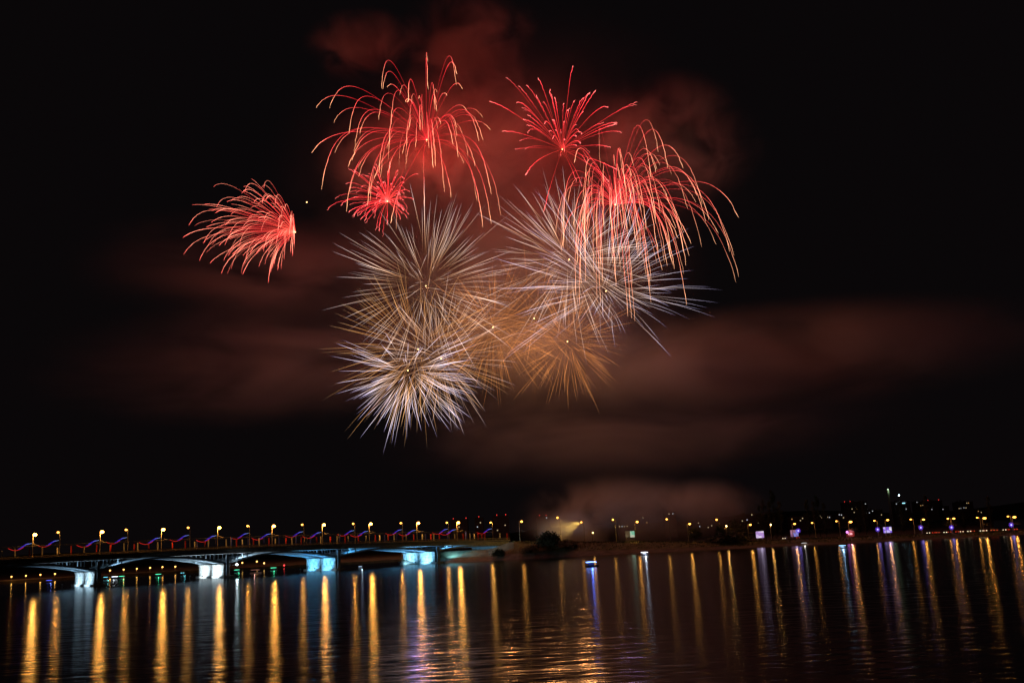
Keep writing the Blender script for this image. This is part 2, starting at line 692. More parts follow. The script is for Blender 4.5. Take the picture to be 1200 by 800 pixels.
    for s, (colr, w) in spec.items():
        for t in (9.6, 28.4):
            f = MB()
            f.box(bp_(s - 9.6, t, 1.5), (0.5, 0.9, 0.5), (BD, BT, Z))
            f.box(bp_(s - 9.6, t, 0.6), (0.15, 0.15, 1.9), (BD, BT, Z))
            bchild(f, "floodlight", M_dark)
            p = bp_(s - 9.0, t, 2.2) - bp_(20, 0, 0)
            light("flood_lamp", 'SPOT', p, w, colr, bridge, 0.25, math.radians(112), 0.5, BD * 1.0 + Z * 0.3)
            light("flood_lamp", 'SPOT', p + BD * .4 - Z * .2, w * .6, colr, bridge, 0.25, math.radians(120), 0.6, BD * -.25 + Z * 1.0)
        f = MB()
        f.box(bp_(s + 4.6, 1.0, 6.4), (0.6, 0.6, 0.45), (BD, BT, Z))
        f.box(bp_(s + 2.7, 1.0, 6.1), (3.4, 0.15, 0.15), (BD, BT, Z))
        fo = bchild(f, "floodlight", M_dark)
        light("flood_lamp", 'SPOT', bp_(s + 5.1, 1.0, 6.6) - bp_(20, 0, 0), w * 1.6, colr, bridge, 0.2, math.radians(130), 0.6, BD * 0.9 + Z * 0.25 + BT * .1)
    # the bare lens of one floodlight looks straight at us beside the second pier
    q = MB()
    q.ball(bp_(90 + 5.0, -0.4, 6.3), 0.5)
    bchild(q, "floodlight_lens", M_flood)
    light("flood_lamp", 'POINT', bp_(95, -1.4, 6.0) - bp_(20, 0, 0), 120, (0.8, 0.93, 1.0), bridge, 0.3)


make_bridge()


# ------------------------------------------------------------------ street lamps
def make_lamp(height, arm, bulb_r, mat, power, col=SODIUM, wire_arm=None):
    """returns an untagged lamp tree at the origin; the arm and bracket reach along local +x"""
    root = empty("street_lamp", (0, 0, 0), None, None)
    p = MB()
    p.tube([(0, 0, 0), (0, 0, 0.6), (0, 0, 0.62), (0, 0, height)], [0.26, 0.26, 0.17, 0.10], 8)
    p.build("pole", M_rail, root)
    a = MB()
    a.tube([(0, 0, height - 0.5), (arm * 0.35, 0, height - 0.05), (arm, 0, height + 0.12)], 0.07, 6)
    a.build("arm", M_rail, root)
    h = MB()
    h.hexa([(arm - .55, -.28, height + .05), (arm + .75, -.28, height + .12), (arm + .75, .28, height + .12), (arm - .55, .28, height + .05),
            (arm - .40, -.16, height + .32), (arm + .45, -.16, height + .36), (arm + .45, .16, height + .36), (arm - .40, .16, height + .32)])
    hd = h.build("lantern", M_dark, root)
    b = MB()
    b.ball((arm + .1, 0, height - bulb_r * 0.62), bulb_r, 12, 8, 0.8)
    b.build("bulb", mat, hd)
    if wire_arm:
        w = MB()
        w.tube([(0, 0, wire_arm), (4.2, 0, wire_arm + .25)], 0.05, 5)
        w.tube([(0, 0, wire_arm + 1.3), (3.0, 0, wire_arm + .2)], 0.035, 5)
        w.build("wire_arm", M_rail, root)
    if power:
        light("lamp_light", 'POINT', (arm + .1, 0, height - bulb_r * 1.75), power, col, root, 0.25)
    return root


def u_to_s(x, t):
    """position along the bridge that shows at photo column x on the line t metres across"""
    lo, hi = -110.0, 420.0
    for _ in range(40):
        m = (lo + hi) / 2
        p = bp_(m, t, deck_z(m))
        v = CAM_ROT.transposed() @ (p - Vector((0, 0, CAM_H)))
        if 600 + F * v.x / -v.z < x:
            lo = m
        else:
            hi = m
    return (lo + hi) / 2


FRONT = [40, 119, 191, 257, 321, 380, 435, 491, 538]
BACK = [68, 148, 221, 291, 355, 415, 471, 525, 576.5]
front_lamp = make_lamp(11.0, 1.1, 0.85, M_lamp, LAMP_W, wire_arm=5.4)
back_lamp = make_lamp(12.6, 1.0, 0.60, M_lamp_soft, LAMP_W * 0.28, wire_arm=6.0)
LAMP_POS = []
ANG_F = math.atan2(-0.45, 0.9)
for k, x in enumerate(FRONT):
    o = front_lamp if k == 0 else copy_tree(front_lamp)
    s = u_to_s(x - 2, 0.4)
    o.location = bp_(s, 0.4, deck_z(s))
    o.rotation_euler = (0, 0, ANG_F)
    tag(o, f"tall bright orange street lamp on the bridge's near side, {nth(k + 1)} from the water end", "street lamp", "street lamps along the bridge")
    LAMP_POS.append((s, 0.4))
for k, x in enumerate(BACK):
    o = back_lamp if k == 0 else copy_tree(back_lamp)
    s = u_to_s(x + 1.5, BW - 0.4)
    o.location = bp_(s, BW - 0.4, deck_z(s))
    o.rotation_euler = (0, 0, math.atan2(0.2, -0.9))
    tag(o, f"taller dimmer street lamp on the bridge's far side, {nth(k + 1)} from the water end", "street lamp", "street lamps along the bridge")
    LAMP_POS.append((s, BW - 0.4))

# light garlands slung from each bridge lamp
M_gred = glow("garland_red", (1.0, 0.03, 0.02), .75)
M_gblue = glow("garland_blue", (0.09, 0.05, 1.0), .7)
M_gwhite = glow("garland_pale", (0.35, 0.5, 1.0), .7)


def make_garland():
    root = empty("light_garland", (0, 0, 0), None, None)

    def arc(u):      # u 0 at the loose end, 1 at the pole
        x = -10.5 + 10.0 * u
        z = 4.6 - 1.5 * math.sin(math.pi * min(1, u * 1.3)) * (1 - 0.3 * u) + 1.3 * u ** 1.6
        return Vector((x, 0.0, z))
    for nm, m, a, b, dz in (("red_strand", M_gred, 0.0, 0.66, 0.0), ("blue_strand", M_gblue, 0.42, 0.88, 0.45), ("pale_strand", M_gwhite, 0.74, 1.0, 0.5)):
        q = MB()
        q.tube([arc(a + (b - a) * i / 10) + Z * dz for i in range(11)], 0.085, 5)
        if nm == "blue_strand":
            q.tube([arc(a + .1 + (b - a - .1) * i / 8) + Z * (dz + .32) for i in range(9)], 0.07, 5)
        q.build(nm, m, root)
    return root


gar = make_garland()
lamps = [(s, t, "near", k) for k, (s, t) in enumerate(LAMP_POS[:9])] + [(s, t, "far", k) for k, (s, t) in enumerate(LAMP_POS[9:])]
first = True
for s, t, side, k in lamps:
    o = gar if first else copy_tree(gar)
    first = False
    o.location = bp_(s, t, deck_z(s)) + Z * (0.3 if side == "near" else 1.9)
    o.rotation_euler = (0, 0, math.atan2(BD.y, BD.x) * 0.35)
    tag(o, f"red and blue light garland slung from the {nth(k + 1)} {side}-side bridge lamp", "light garland", "light garlands on the bridge lamps")

# flags along both railings
FLAGS = [(2, 'w'), (17, 'w'), (34, 'r'), (49, 'w'), (67, 'w'), (83, 'r'), (98, 'w'), (113, 'r'), (129, 'r'), (145, 'w'), (157, 'r'), (161, 'w'), (174, 'r'),
         (184.5, 'w'), (202, 'r'), (217, 'r'), (228, 'w'), (231, 'b'), (240, 'r'), (244, 'w'), (253, 'b'), (265, 'w'), (271, 'b'), (277, 'r'), (284, 'w'),
         (291, 'b'), (297, 'r'), (303.5, 'w'), (309, 'b'), (315, 'r'), (322.5, 'w'), (327, 'b'), (335, 'r'), (342, 'w'), (347, 'b'), (353, 'r'), (359, 'w'),
         (364, 'b'), (371, 'r'), (376, 'w'), (387, 'r'), (395, 'w'), (398, 'b'), (404.5, 'r'), (408, 'w'), (420, 'r'), (429, 'w'), (440, 'r'), (445, 'w'),
         (451, 'b'), (455, 'r'), (462, 'w'), (465, 'b'), (472, 'r'), (476, 'w'), (485, 'r'), (495, 'w'), (499, 'b'), (505, 'r'), (508.5, 'w'), (515, 'r'),
         (525, 'b'), (533, 'w'), (543, 'r'), (546, 'b'), (551, 'w'), (556, 'w'), (560.5, 'r'), (565, 'r'), (568.5, 'r'), (586, 'w'), (594.5, 'r')]
FCOL = {'w': ("white", surf("white_flag_cloth", (0.75, 0.72, 0.66), 0.9, 0.1, 1.0)), 'r': ("red", surf("red_flag_cloth", (0.65, 0.03, 0.02), 0.9, 0.15, 1.0)),
        'b': ("blue", surf("blue_flag_cloth", (0.04, 0.06, 0.5), 0.9, 0.15, 1.0))}
FPROTO = {}
for c, (nm, m) in FCOL.items():
    root = empty("flag", (0, 0, 0), None, None)
    p = MB()
    p.tube([(0, 0, 0), (0, 0, 4.3)], 0.05, 6)
    p.build("flagpole", M_rail, root)
    q = MB()
    rows = 7
    for i in range(rows):
        z0, z1 = 0.9 + 3.2 * i / rows, 0.9 + 3.2 * (i + 1) / rows
        for j in range(4):
            def pt(jj, zz):
                u = jj / 4.0
                return Vector((0.06 + 0.62 * u, 0.10 * math.sin(u * 5 + zz * 1.7) * u, zz))
            a, b_, cc, d = pt(j, z0), pt(j + 1, z0), pt(j + 1, z1), pt(j, z1)
            q.quad(a, b_, cc, d)
    cl = q.build("cloth", m, root)
    sol = cl.modifiers.new("thickness", 'SOLIDIFY')
    sol.thickness = 0.02
    FPROTO[c] = [root, False]
cnt = {'w': 0, 'r': 0, 'b': 0}
rnd = random.Random(8)
for k, (x, c) in enumerate(FLAGS):
    root, used = FPROTO[c]
    o = copy_tree(root) if used else root
    FPROTO[c][1] = True
    cnt[c] += 1
    t = -0.3 if k % 2 == 0 else BW + 0.3
    s = u_to_s(x - 0.6, t)
    o.location = bp_(s, t, deck_z(s))
    o.rotation_euler = (0, 0, rnd.uniform(-0.3, 0.3))
    if k % 2:
        o.scale = (1.0, 1.0, 1.3)
    tag(o, f"narrow {FCOL[c][0]} flag on the bridge railing, {nth(cnt[c])} {FCOL[c][0]} one from the water end", "flag", "flags along the bridge railings")

# overhead wires of the bridge
w = MB()
for t in (0.4, BW - 0.4):
    for dt, dz in ((3.2, 5.5), (4.2, 5.6)):
        dtt = dt if t < 5 else -dt
        w.tube([bp_(s, t + dtt, deck_z(s) + dz) for s in range(-110, 265, 15)], 0.03, 4)
tag(w.build("overhead_wire", M_dark), "thin dark overhead wires running above the bridge roadway", "overhead wire")

# ================================================================== EMBANKMENT
shore_lamp = make_lamp(11.0, 1.4, 0.66, M_lamp_soft, LAMP_W * 0.085, wire_arm=5.0)
shore_lamp_b = make_lamp(11.0, -1.4, 0.5, M_lamp_soft, LAMP_W * 0.03, wire_arm=6.0)
#            photo x, lamp y, type, brightness word, place
SHORE_LAMPS = [(611, 610.5, 'f', "bright street lamp at the bridge's landward end, before the dark round bush"),
               (653, 606, 'b', "street lamp on a dark pole just behind the dark round bush"),
               (681, 611.5, 'b', "street lamp glowing yellow in the drifting ground smoke"),
               (694.5, 624, 's', "small low lamp in the smoke between two tall street lamps"),
               (718, 608.5, 'b', "street lamp rising from the smoke beside the pale green billboard"),
               (746.5, 611, 'f', "bright street lamp above the bank, behind the white-lit boat"),
               (781, 608, 'b', "thin street lamp midway between the green billboard and the lit round tree"),
               (808, 613.5, 'f', "street lamp beside the round tree with yellow-lit leaves"),
               (839.5, 608.5, 'b', "taller of the paired street lamps beside the dark bushy trees"),
               (851, 616, 's', "lower of the paired street lamps beside the dark bushy trees"),
               (879, 614.5, 'f', "street lamp just left of the lilac billboard"),
               (903, 614.5, 's', "faint lamp among the bare poplars right of the lilac billboard"),
               (931, 613.5, 'f', "street lamp standing over the blue and pink billboard"),
               (951.5, 612.5, 'b', "single small lamp on a leaning pole among poplars"),
               (980, 610.5, 'b', "dimmer lamp left of the brightest embankment lamp"),
               (996.5, 611, 'F', "brightest embankment lamp, above the red and purple street stall"),
               (1024.5, 610, 'b', "lamp left of the violet billboard, above a violet ornament"),
               (1040, 609, 'f', "lamp standing right over the violet billboard"),
               (1067, 608.5, 'b', "dimmer lamp of the pair right of the violet billboard"),
               (1082, 608.5, 'f', "brighter lamp of the pair right of the violet billboard"),
               (1110.5, 607.5, 'b', "dimmer lamp of the pair beside the yellow-lit tree"),
               (1117.5, 607.3, 'f', "brighter lamp of the pair above the yellow-lit tree"),
               (1145, 606.5, 'b', "dimmer lamp of the pair above the line of cars"),
               (1153.5, 606.7, 'F', "brighter lamp of the pair above the line of cars"),
               (1181, 605, 'b', "dimmer lamp of the last pair by the photo's edge"),
               (1188.5, 605.5, 'F', "brighter lamp of the last pair by the photo's edge")]
M_small = glow("small_bulb", (1.0, 0.6, 0.2), 18.0)
small_lamp = make_lamp(6.0, 0.3, 0.35, M_small, LAMP_W * 0.08)
big_lamp = make_lamp(11.0, 1.2, 0.85, M_lamp_soft, LAMP_W * 0.11, wire_arm=5.0)
PRO = {'f': [shore_lamp, False, 9.5], 'b': [shore_lamp_b, False, 17.0], 's': [small_lamp, False, 14.0], 'F': [big_lamp, False, 9.0]}
BASE_H = {'f': 11.0, 'b': 11.0, 's': 6.0, 'F': 11.0}
for x, y, ty, lab in SHORE_LAMPS:
    root, used, back = PRO[ty]
    o = copy_tree(root) if used else root
    PRO[ty][1] = True
    c = crest(x, 22.0)
    yy = shore_y(x) + 22 + (1.0 if ty in 'fF' else 14.0)
    off = {'f': -1.4, 'F': -1.2, 'b': 1.4, 's': -0.3}[ty]
    top = at(x, y, yy)
    base_z = c.z - (0.0 if ty in 'fF' else 0.12)
    o.location = (top.x + off, yy, base_z)
    sc = max(0.5, (top.z + 0.3 - base_z) / BASE_H[ty])
    o.scale = (1, 1, sc)
    if x == 681:       # this lamp is turned along the bank, into the smoke
        light("lamp_beam", 'SPOT', (off * -1 - .6, 0, BASE_H[ty] - .6), 26000, (1, .58, .12), o, .3, math.radians(75), .7, (-1, .1, -.32))
    if x in (718, 746.5):
        light("smoke_lamp_light", 'SPOT', (off * -1 + .1, 0, BASE_H[ty] - 1.2), 4000, (1, .6, .14), o, .3, math.radians(110), .7, (0, .5, -1))
    tag(o, lab, "street lamp", "street lamps along the embankment")

# far row of promenade lamps seen under the bridge
M_wall = surf("promenade_wall", (0.33, 0.28, 0.2), 0.9, 0.2, 0.4)
wl = MB()
for p, q in zip(FAR, FAR[1:]):
    if p.x < -250:
        a, b = p + Vector((0, 3, 1.4)), q + Vector((0, 3, 1.4))
        wl.hexa([a, b, b + Vector((0, .5, 0)), a + Vector((0, .5, 0)), a + Z * 1.1, b + Z * 1.1, b + Vector((0, .5, 1.1)), a + Vector((0, .5, 1.1))])
tag(wl.build("promenade_wall", M_wall), "low lit promenade wall on the far bank beneath the bridge", "wall")
far_lamp = make_lamp(3.6, 0.2, 0.6, M_lamp_dim, 120.0)
FARL = [(13, 675.3), (30, 674.2), (47, 673), (64, 672), (128.5, 668), (144.5, 667), (160, 666), (175.5, 665), (190, 664), (205, 663.5)]
for k, (x, y) in enumerate(FARL):
    o = far_lamp if k == 0 else copy_tree(far_lamp)
    p = at(x, y, 792)
    o.location = (p.x, 792, p.z - 3.2)
    grp = ("left of" if k < 4 else "right of")
    tag(o, f"small promenade lamp under the bridge {grp} the first pier, {nth(k + 1 if k < 4 else k - 3)} of its row", "promenade lamp", "promenade lamps on the far bank")


# ------------------------------------------------------------------ trees
def leaf_mat(name, col):
    m, nt, p, out = new_mat(name)
    N, L = nt.nodes, nt.links
    oi = N.new("ShaderNodeNewGeometry")
    r = N.new("ShaderNodeValToRGB")
    r.color_ramp.elements[0].color = tuple(c * 0.6 for c in col) + (1,)
    r.color_ramp.elements[1].color = tuple(c * 1.5 for c in col) + (1,)
    L.new(oi.outputs["Random Per Island"], r.inputs["Fac"])
    L.new(r.outputs["Color"], p.inputs["Base Color"])
    p.inputs["Roughness"].default_value = 0.7
    p.inputs["Specular IOR Level"].default_value = 0.2
    return m


M_leaf = leaf_mat("summer_leaves", (0.055, 0.06, 0.02))
M_leaf_dark = leaf_mat("dark_leaves", (0.04, 0.045, 0.018))


def tree_proto(name, kind, seed, leaf):
    rnd = random.Random(seed)
    root = empty(name, (0, 0, 0), None, None)
    tr = MB()
    q = MB()
    if kind == "poplar":
        H, R, base = 22.0, 2.3, 2.0
        tr.tube([(0, 0, 0), (0.1, 0, 6), (0, .1, 14), (0, 0, 20)], [.38, .3, .18, .04], 7)
        clumps = []
        for i in range(70):
            u = rnd.random() ** 0.85
            z = base + (H - base) * u
            r = R * (0.35 + 0.9 * math.sin(math.pi * min(1, u * 0.9 + 0.12)) ** 0.8) * rnd.uniform(.2, 1)
            a = rnd.uniform(0, 6.283)
            c = Vector((r * math.cos(a), r * math.sin(a), z))
            clumps.append((c, rnd.uniform(.5, 1.0)))
            tr.tube([(0, 0, max(1, z - 2.2)), c], [.06, .02], 4)
    elif kind == "round":
        H, R = 9.0, 4.2
        tr.tube([(0, 0, 0), (0.1, 0, 2), (0, .1, 5)], [.3, .24, .1], 7)
        clumps = []
        for i in range(60):
            d = Vector((rnd.gauss(0, 1), rnd.gauss(0, 1), rnd.gauss(0, 1))).normalized() * rnd.uniform(.35, 1.0) ** .6
            c = Vector((d.x * R * rnd.uniform(.85, 1.1), d.y * R, 5.3 + d.z * 3.3))
            clumps.append((c, rnd.uniform(.7, 1.3)))
            tr.tube([(0, 0, 2.2), (c.x * .5, c.y * .5, 3.2 + .25 * c.z), c], [.1, .06, .02], 4)
    else:  # bush
        R = 3.0
        clumps = []
        for i in range(55):
            d = Vector((rnd.gauss(0, 1), rnd.gauss(0, 1), abs(rnd.gauss(0, 1)))).normalized() * rnd.uniform(.3, 1.0) ** .6
            c = Vector((d.x * R, d.y * R * .8, 0.3 + d.z * 3.2))
            clumps.append((c, rnd.uniform(.6, 1.0)))
            tr.tube([(0, 0, 0), c * 0.5 + Vector((0, 0, .3)), c], [.08, .05, .02], 4)
    for c, r in clumps:
        for _ in range(34):
            d = Vector((rnd.gauss(0, 1), rnd.gauss(0, 1), rnd.gauss(0, .8))) * (r * .55)
            p = c + d
            s = rnd.uniform(.14, .32)
            u = Vector((rnd.gauss(0, 1), rnd.gauss(0, 1), rnd.gauss(0, 1))).normalized()
            v = u.orthogonal().normalized()
            q.quad(p - u * s, p + v * s * .6, p + u * s, p - v * s * .6)
    tr.build("trunk" if kind != "bush" else "stems" if False else "stem", M_bark, root)
    q.build("crown" if kind != "bush" else "foliage", leaf, root)
    return root


T_pop = tree_proto("poplar_tree", "poplar", 1, M_leaf)
T_pop2 = tree_proto("poplar_tree", "poplar", 2, M_leaf)
T_round = tree_proto("round_tree", "round", 3, M_leaf)
T_bush = tree_proto("bush", "bush", 4, M_leaf_dark)
T_tree = tree_proto("dark_tree", "round", 5, M_leaf_dark)
used = set()


def plant(proto, x, back, h_px, label, cat, group, wide=1.0, ref=None, sink=0.0):
    o = copy_tree(proto) if proto.name in used else proto
    used.add(proto.name)
    c = crest(x, 22.0)
    yy = shore_y(x) + back
    if back < 22:      # on the slope
        w_ = on_z(x, interp(SHORE, x), 0)
        zb = w_.z + (c.z - w_.z) * back / 22.0
    else:
        zb = c.z - 0.12
    p = at(x, 630, yy)
    hm = h_px * yy / F
    sc = hm / ref
    o.location = (p.x, yy, zb - sink)
    o.scale = (sc * wide, sc * wide, sc)
    o.rotation_euler = (0, 0, (x * 1.7) % 6.28)
    tag(o, label, cat, group)
    return o


plant(T_bush, 642, 14, 18, "dark round bush on the bank at the bridge's end", "bush", "bushes on the embankment", 1.15, 3.6)
plant(T_bush, 621, 8, 8.5, "low bush in the shade beside the bridge abutment", "bush", "bushes on the embankment", 1.5, 3.6)
plant(T_bush, 662, 12, 10, "low spreading bush right of the dark round bush", "bush", "bushes on the embankment", 1.9, 3.6)
plant(T_bush, 583, 6, 9, "small dark bush under the bridge's last span", "bush", "bushes on the embankment", 1.2, 3.6)
plant(T_bush, 857, 20, 13, "dark broad bush at the bend of the embankment", "bush", "bushes on the embankment", 1.8, 3.6)
plant(T_bush, 838, 26, 7, "low yellowish bush under the paired lamps", "bush", "bushes on the embankment", 2.2, 3.6)
plant(T_round, 814.5, 30, 16, "round tree with leaves lit yellow by the lamp beside it", "tree", "trees along the embankment", 1.15, 9.0)
plant(T_round, 844, 27, 20, "narrow tree lit from above by the paired lamps", "tree", "trees along the embankment", .55, 9.0)
plant(T_tree, 865, 48, 26, "dark tree at the embankment's bend behind the broad bush", "tree", "trees along the embankment", 1.0, 9.0)
plant(T_tree, 1116, 41, 17, "tree lit yellow beneath the lamp pair above a violet ornament", "tree", "trees along the embankment", .9, 9.0)
POPS = [(893, 38, 100), (898, 44, 112), (905, 42, 100), (910, 54, 108), (917, 42, 98), (949, 42, 100), (957, 40, 110), (962, 46, 104), (969, 38, 98), (1008, 33, 100),
        (1016, 39, 108), (1060, 33, 98), (1090, 42, 106), (1132, 35, 100), (1164, 38, 104)]
for k, (x, h, back) in enumerate(POPS):
    if x < 925:
        where = f"{nth(k + 1)} in the row right of the lilac billboard"
    elif x < 975:
        where = f"{nth(k - 4)} in the row left of the brightest embankment lamp"
    else:
        where = {1008: "just right of the brightest embankment lamp", 1016: "just left of the violet billboard", 1060: "just right of the violet billboard",
                 1090: "left of the yellow-lit tree", 1132: "right of the yellow-lit tree", 1164: "behind the line of cars"}[x]
    plant(T_pop if k % 2 else T_pop2, x, back, h, f"tall dim poplar tree, {where}", "tree", "poplars behind the embankment road", .8, 22.0)


# ------------------------------------------------------------------ billboards, ornaments, stall
def panel_mat(name, c1, c2, c3, strength, scale, seed):
    m = bpy.data.materials.new(name)
    m.use_nodes = True
    nt = m.node_tree
    nt.nodes.clear()
    N, L = nt.nodes, nt.links
    tc = N.new("ShaderNodeTexCoord")
    mp = N.new("ShaderNodeMapping")
    mp.inputs["Location"].default_value = (seed, seed * .7, seed * 1.3)
    L.new(tc.outputs["Object"], mp.inputs["Vector"])
    v = N.new("ShaderNodeTexVoronoi")
    v.distance = 'CHEBYCHEV'
    v.inputs["Scale"].default_value = scale
    L.new(mp.outputs["Vector"], v.inputs["Vector"])
    sp = N.new("ShaderNodeSeparateColor")
    L.new(v.outputs["Color"], sp.inputs["Color"])
    r = N.new("ShaderNodeValToRGB")
    r.color_ramp.interpolation = 'CONSTANT'
    el = r.color_ramp.elements
    el.new(.6)
    for k, (p, c) in enumerate(((0, c1), (.38, c2), (.72, c3))):
        el[k].position = p
        el[k].color = tuple(c) + (1,)
    L.new(sp.outputs[0], r.inputs["Fac"])
    e = N.new("ShaderNodeEmission")
    e.inputs["Strength"].default_value = strength
    L.new(r.outputs["Color"], e.inputs["Color"])
    o = N.new("ShaderNodeOutputMaterial")
    L.new(e.outputs[0], o.inputs["Surface"])
    m.cycles.emission_sampling = 'NONE'
    return m


def billboard(x, y, wpx, hpx, back, mat, lightcol, power, label):
    yy = shore_y(x) + back
    c = at(x, y, yy)
    gz = crest(x).z - .12
    wm, hm = wpx * yy / F, hpx * yy / F
    o = empty("billboard", (c.x, yy, gz), label, "billboard", "lit billboards along the embankment")
    z = c.z - gz
    fr = MB()
    fr.box((0, .18, z), (wm + .4, .3, hm + .4))
    fr.build("frame", M_dark, o)
    f = MB()
    f.box((0, -.02, z), (wm, .08, hm))
    f.build("panel", mat, o)
    for dx in (-wm * .3, wm * .3):
        p = MB()
        p.tube([(dx, .2, 0), (dx, .2, z - hm / 2 - .2)], .16, 6)
        p.build("post", M_rail, o)
    light("panel_light", 'POINT', (0, -2.0, z), power * .03, lightcol, o, .6)


billboard(741, 625.5, 5.0, 7, 44, panel_mat("green_white_panel", (.30, .75, .5), (.55, .85, .6), (.8, .8, .6), 0.59, .5, 2.0), (.6, 1, .8), 700, "pale green lit billboard behind the bank near the white-lit boat")
billboard(735.5, 625.5, 5.0, 7, 45.5, panel_mat("brown_panel", (.16, .10, .05), (.22, .15, .08), (.12, .1, .05), 0.52, .6, 4.0), (1, .8, .5), 200, "dim brown billboard panel adjoining the pale green one")
billboard(890.5, 626, 9, 7.5, 40, panel_mat("lilac_panel", (.95, .85, 1.0), (.75, .55, .9), (.5, .3, .7), 0.85, .55, 1.0), (.85, .75, 1.0), 2500, "lilac and white lit billboard at the embankment's bend")
billboard(931, 624.5, 9, 7.5, 40, panel_mat("blue_pink_panel", (.35, .35, 1.0), (.55, .25, .4), (.35, .15, .3), 0.59, .5, 9.0), (.6, .5, 1.0), 2000, "billboard with blue-white top and dull pink field under a lamp")
billboard(1040, 620.5, 9.5, 6.5, 36, panel_mat("violet_panel", (.62, .5, 1.0), (.25, .12, .8), (.9, .85, 1.0), 0.91, .6, 3.0), (.6, .45, 1.0), 3500, "bright violet and white lit billboard beside a lamp pole")

M_orn = glow("ornament_violet", (.22, .08, 1.0), .75)
M_core = glow("ornament_core", (.5, .5, 1.0), 1.8)


def make_ornament():
    root = empty("light_ornament", (0, 0, 0), None, None)
    q = MB()
    for k in range(8):
        a = math.pi * k / 4
        d = Vector((math.cos(a), 0, math.sin(a)))
        q.tube([d * .35, d * .9, d * 1.35], [.16, .22, .05], 5)
    q.build("rays", M_orn, root)
    c = MB()
    c.ball((0, -.05, 0), .42, 10, 6)
    c.build("core", M_core, root)
    light("ornament_light", 'POINT', (0, -1.5, 0), 40, (.35, .25, 1.0), root, .4)
    return root


orn = make_ornament()
for k, (x, y, lab) in enumerate([(1028.5, 620, "violet star light ornament on a pole left of the violet billboard"), (1079, 617.8, "violet star light ornament right of the violet billboard"),
                                 (1115, 617.6, "violet star light ornament in front of the yellow-lit tree"), (1185, 614.6, "violet star light ornament by the photo's edge lamp pair"),
                                 (935.5, 621.5, "violet star light ornament at the blue and pink billboard's corner")]):
    o = orn if k == 0 else copy_tree(orn)
    p = at(x, y, shore_y(x) + 21.0)
    o.location = p
    tag(o, lab, "light ornament", "violet light ornaments on the lamp poles")
    # the bracket post that carries it
    pm = MB()
    zc = crest(x).z
    pm.tube([(0, .25, -(p.z - zc)), (0, .25, .2)], .09, 6)
    pm.build("post", M_rail, o)

# street stall under the brightest lamp
c = crest(999)
st = empty("street_stall", (c.x, c.y + 3, c.z), "small street stall lit red and purple under the brightest embankment lamp", "stall")
q = MB(); q.box((0, 0, 1.3), (3.6, 2.2, 2.6)); q.build("booth", surf("stall_red", (.5, .12, .08), .7, .2, 1.0), st)
q = MB(); q.prism([(-2.2, 0), (2.2, 0), (0, 1.3)], (0, 0, 2.62), Vector((1, 0, 0)), Z, Vector((0, 1, 0)), 2.9); q.build("roof", surf("stall_roof", (.5, .3, .3), .7, .2, 1.0), st)
q = MB(); q.box((-.4, -1.14, 1.7), (2.2, .06, .9)); q.build("hatch", glow("stall_hatch", (1.0, .45, .5), 1.2), st)
q = MB(); q.ball((-1.9, -1.2, 2.7), .6); q.build("lamp", glow("stall_lamp", (.75, .2, 1.0), 3.0), st)
light("stall_light", 'POINT', (-.4, -2.6, 2.0), 120, (1, .4, .6), st, .4)


# ------------------------------------------------------------------ cars on the embankment road
M_glass = surf("car_glass", (.02, .022, .025), .15, .1, 1, spec=.6)
M_tyre = surf("tyre_rubber", (.02, .02, .02), .9, .1, 2)
M_head = glow("headlight_glow", (1.0, .8, .5), 2.5)
M_tail = glow("tail_light_glow", (1.0, .08, .03), 1.2)


def make_car(paint, seed):
    root = empty("car", (0, 0, 0), None, None)
    b = MB()
    prof = [(-2.2, .35), (2.2, .35), (2.25, .75), (2.0, .92), (1.1, 1.0), (-1.75, 1.02), (-2.22, .9)]
    b.prism(prof, (0, 0, 0), Vector((1, 0, 0)), Z, Vector((0, 1, 0)), 1.76)
    b.build("body", paint, root)
    g = MB()
    g.prism([(1.05, 1.0), (.35, 1.46), (-1.05, 1.46), (-1.7, 1.02)], (0, 0, .003), Vector((1, 0, 0)), Z, Vector((0, 1, 0)), 1.56)
    cab = g.build("cabin", M_glass, root)
    r = MB()
    r.box((-.35, 0, 1.48), (1.5, 1.5, .06))
    r.build("roof", paint, cab)
    for x in (-1.35, 1.4):
        for y in (-.82, .82):
            w = MB()
            w.tube([(x, y - .1, .33), (x, y + .1, .33)], .33, 14)
            w.build("wheel", M_tyre, root)
    for y in (-.62, .62):
        h = MB(); h.ball((2.2, y, .72), .2, 8, 6); h.build("headlight", M_head, root)
        t = MB(); t.ball((-2.2, y, .78), .19, 8, 6); t.build("tail_light", M_tail, root)
    return root


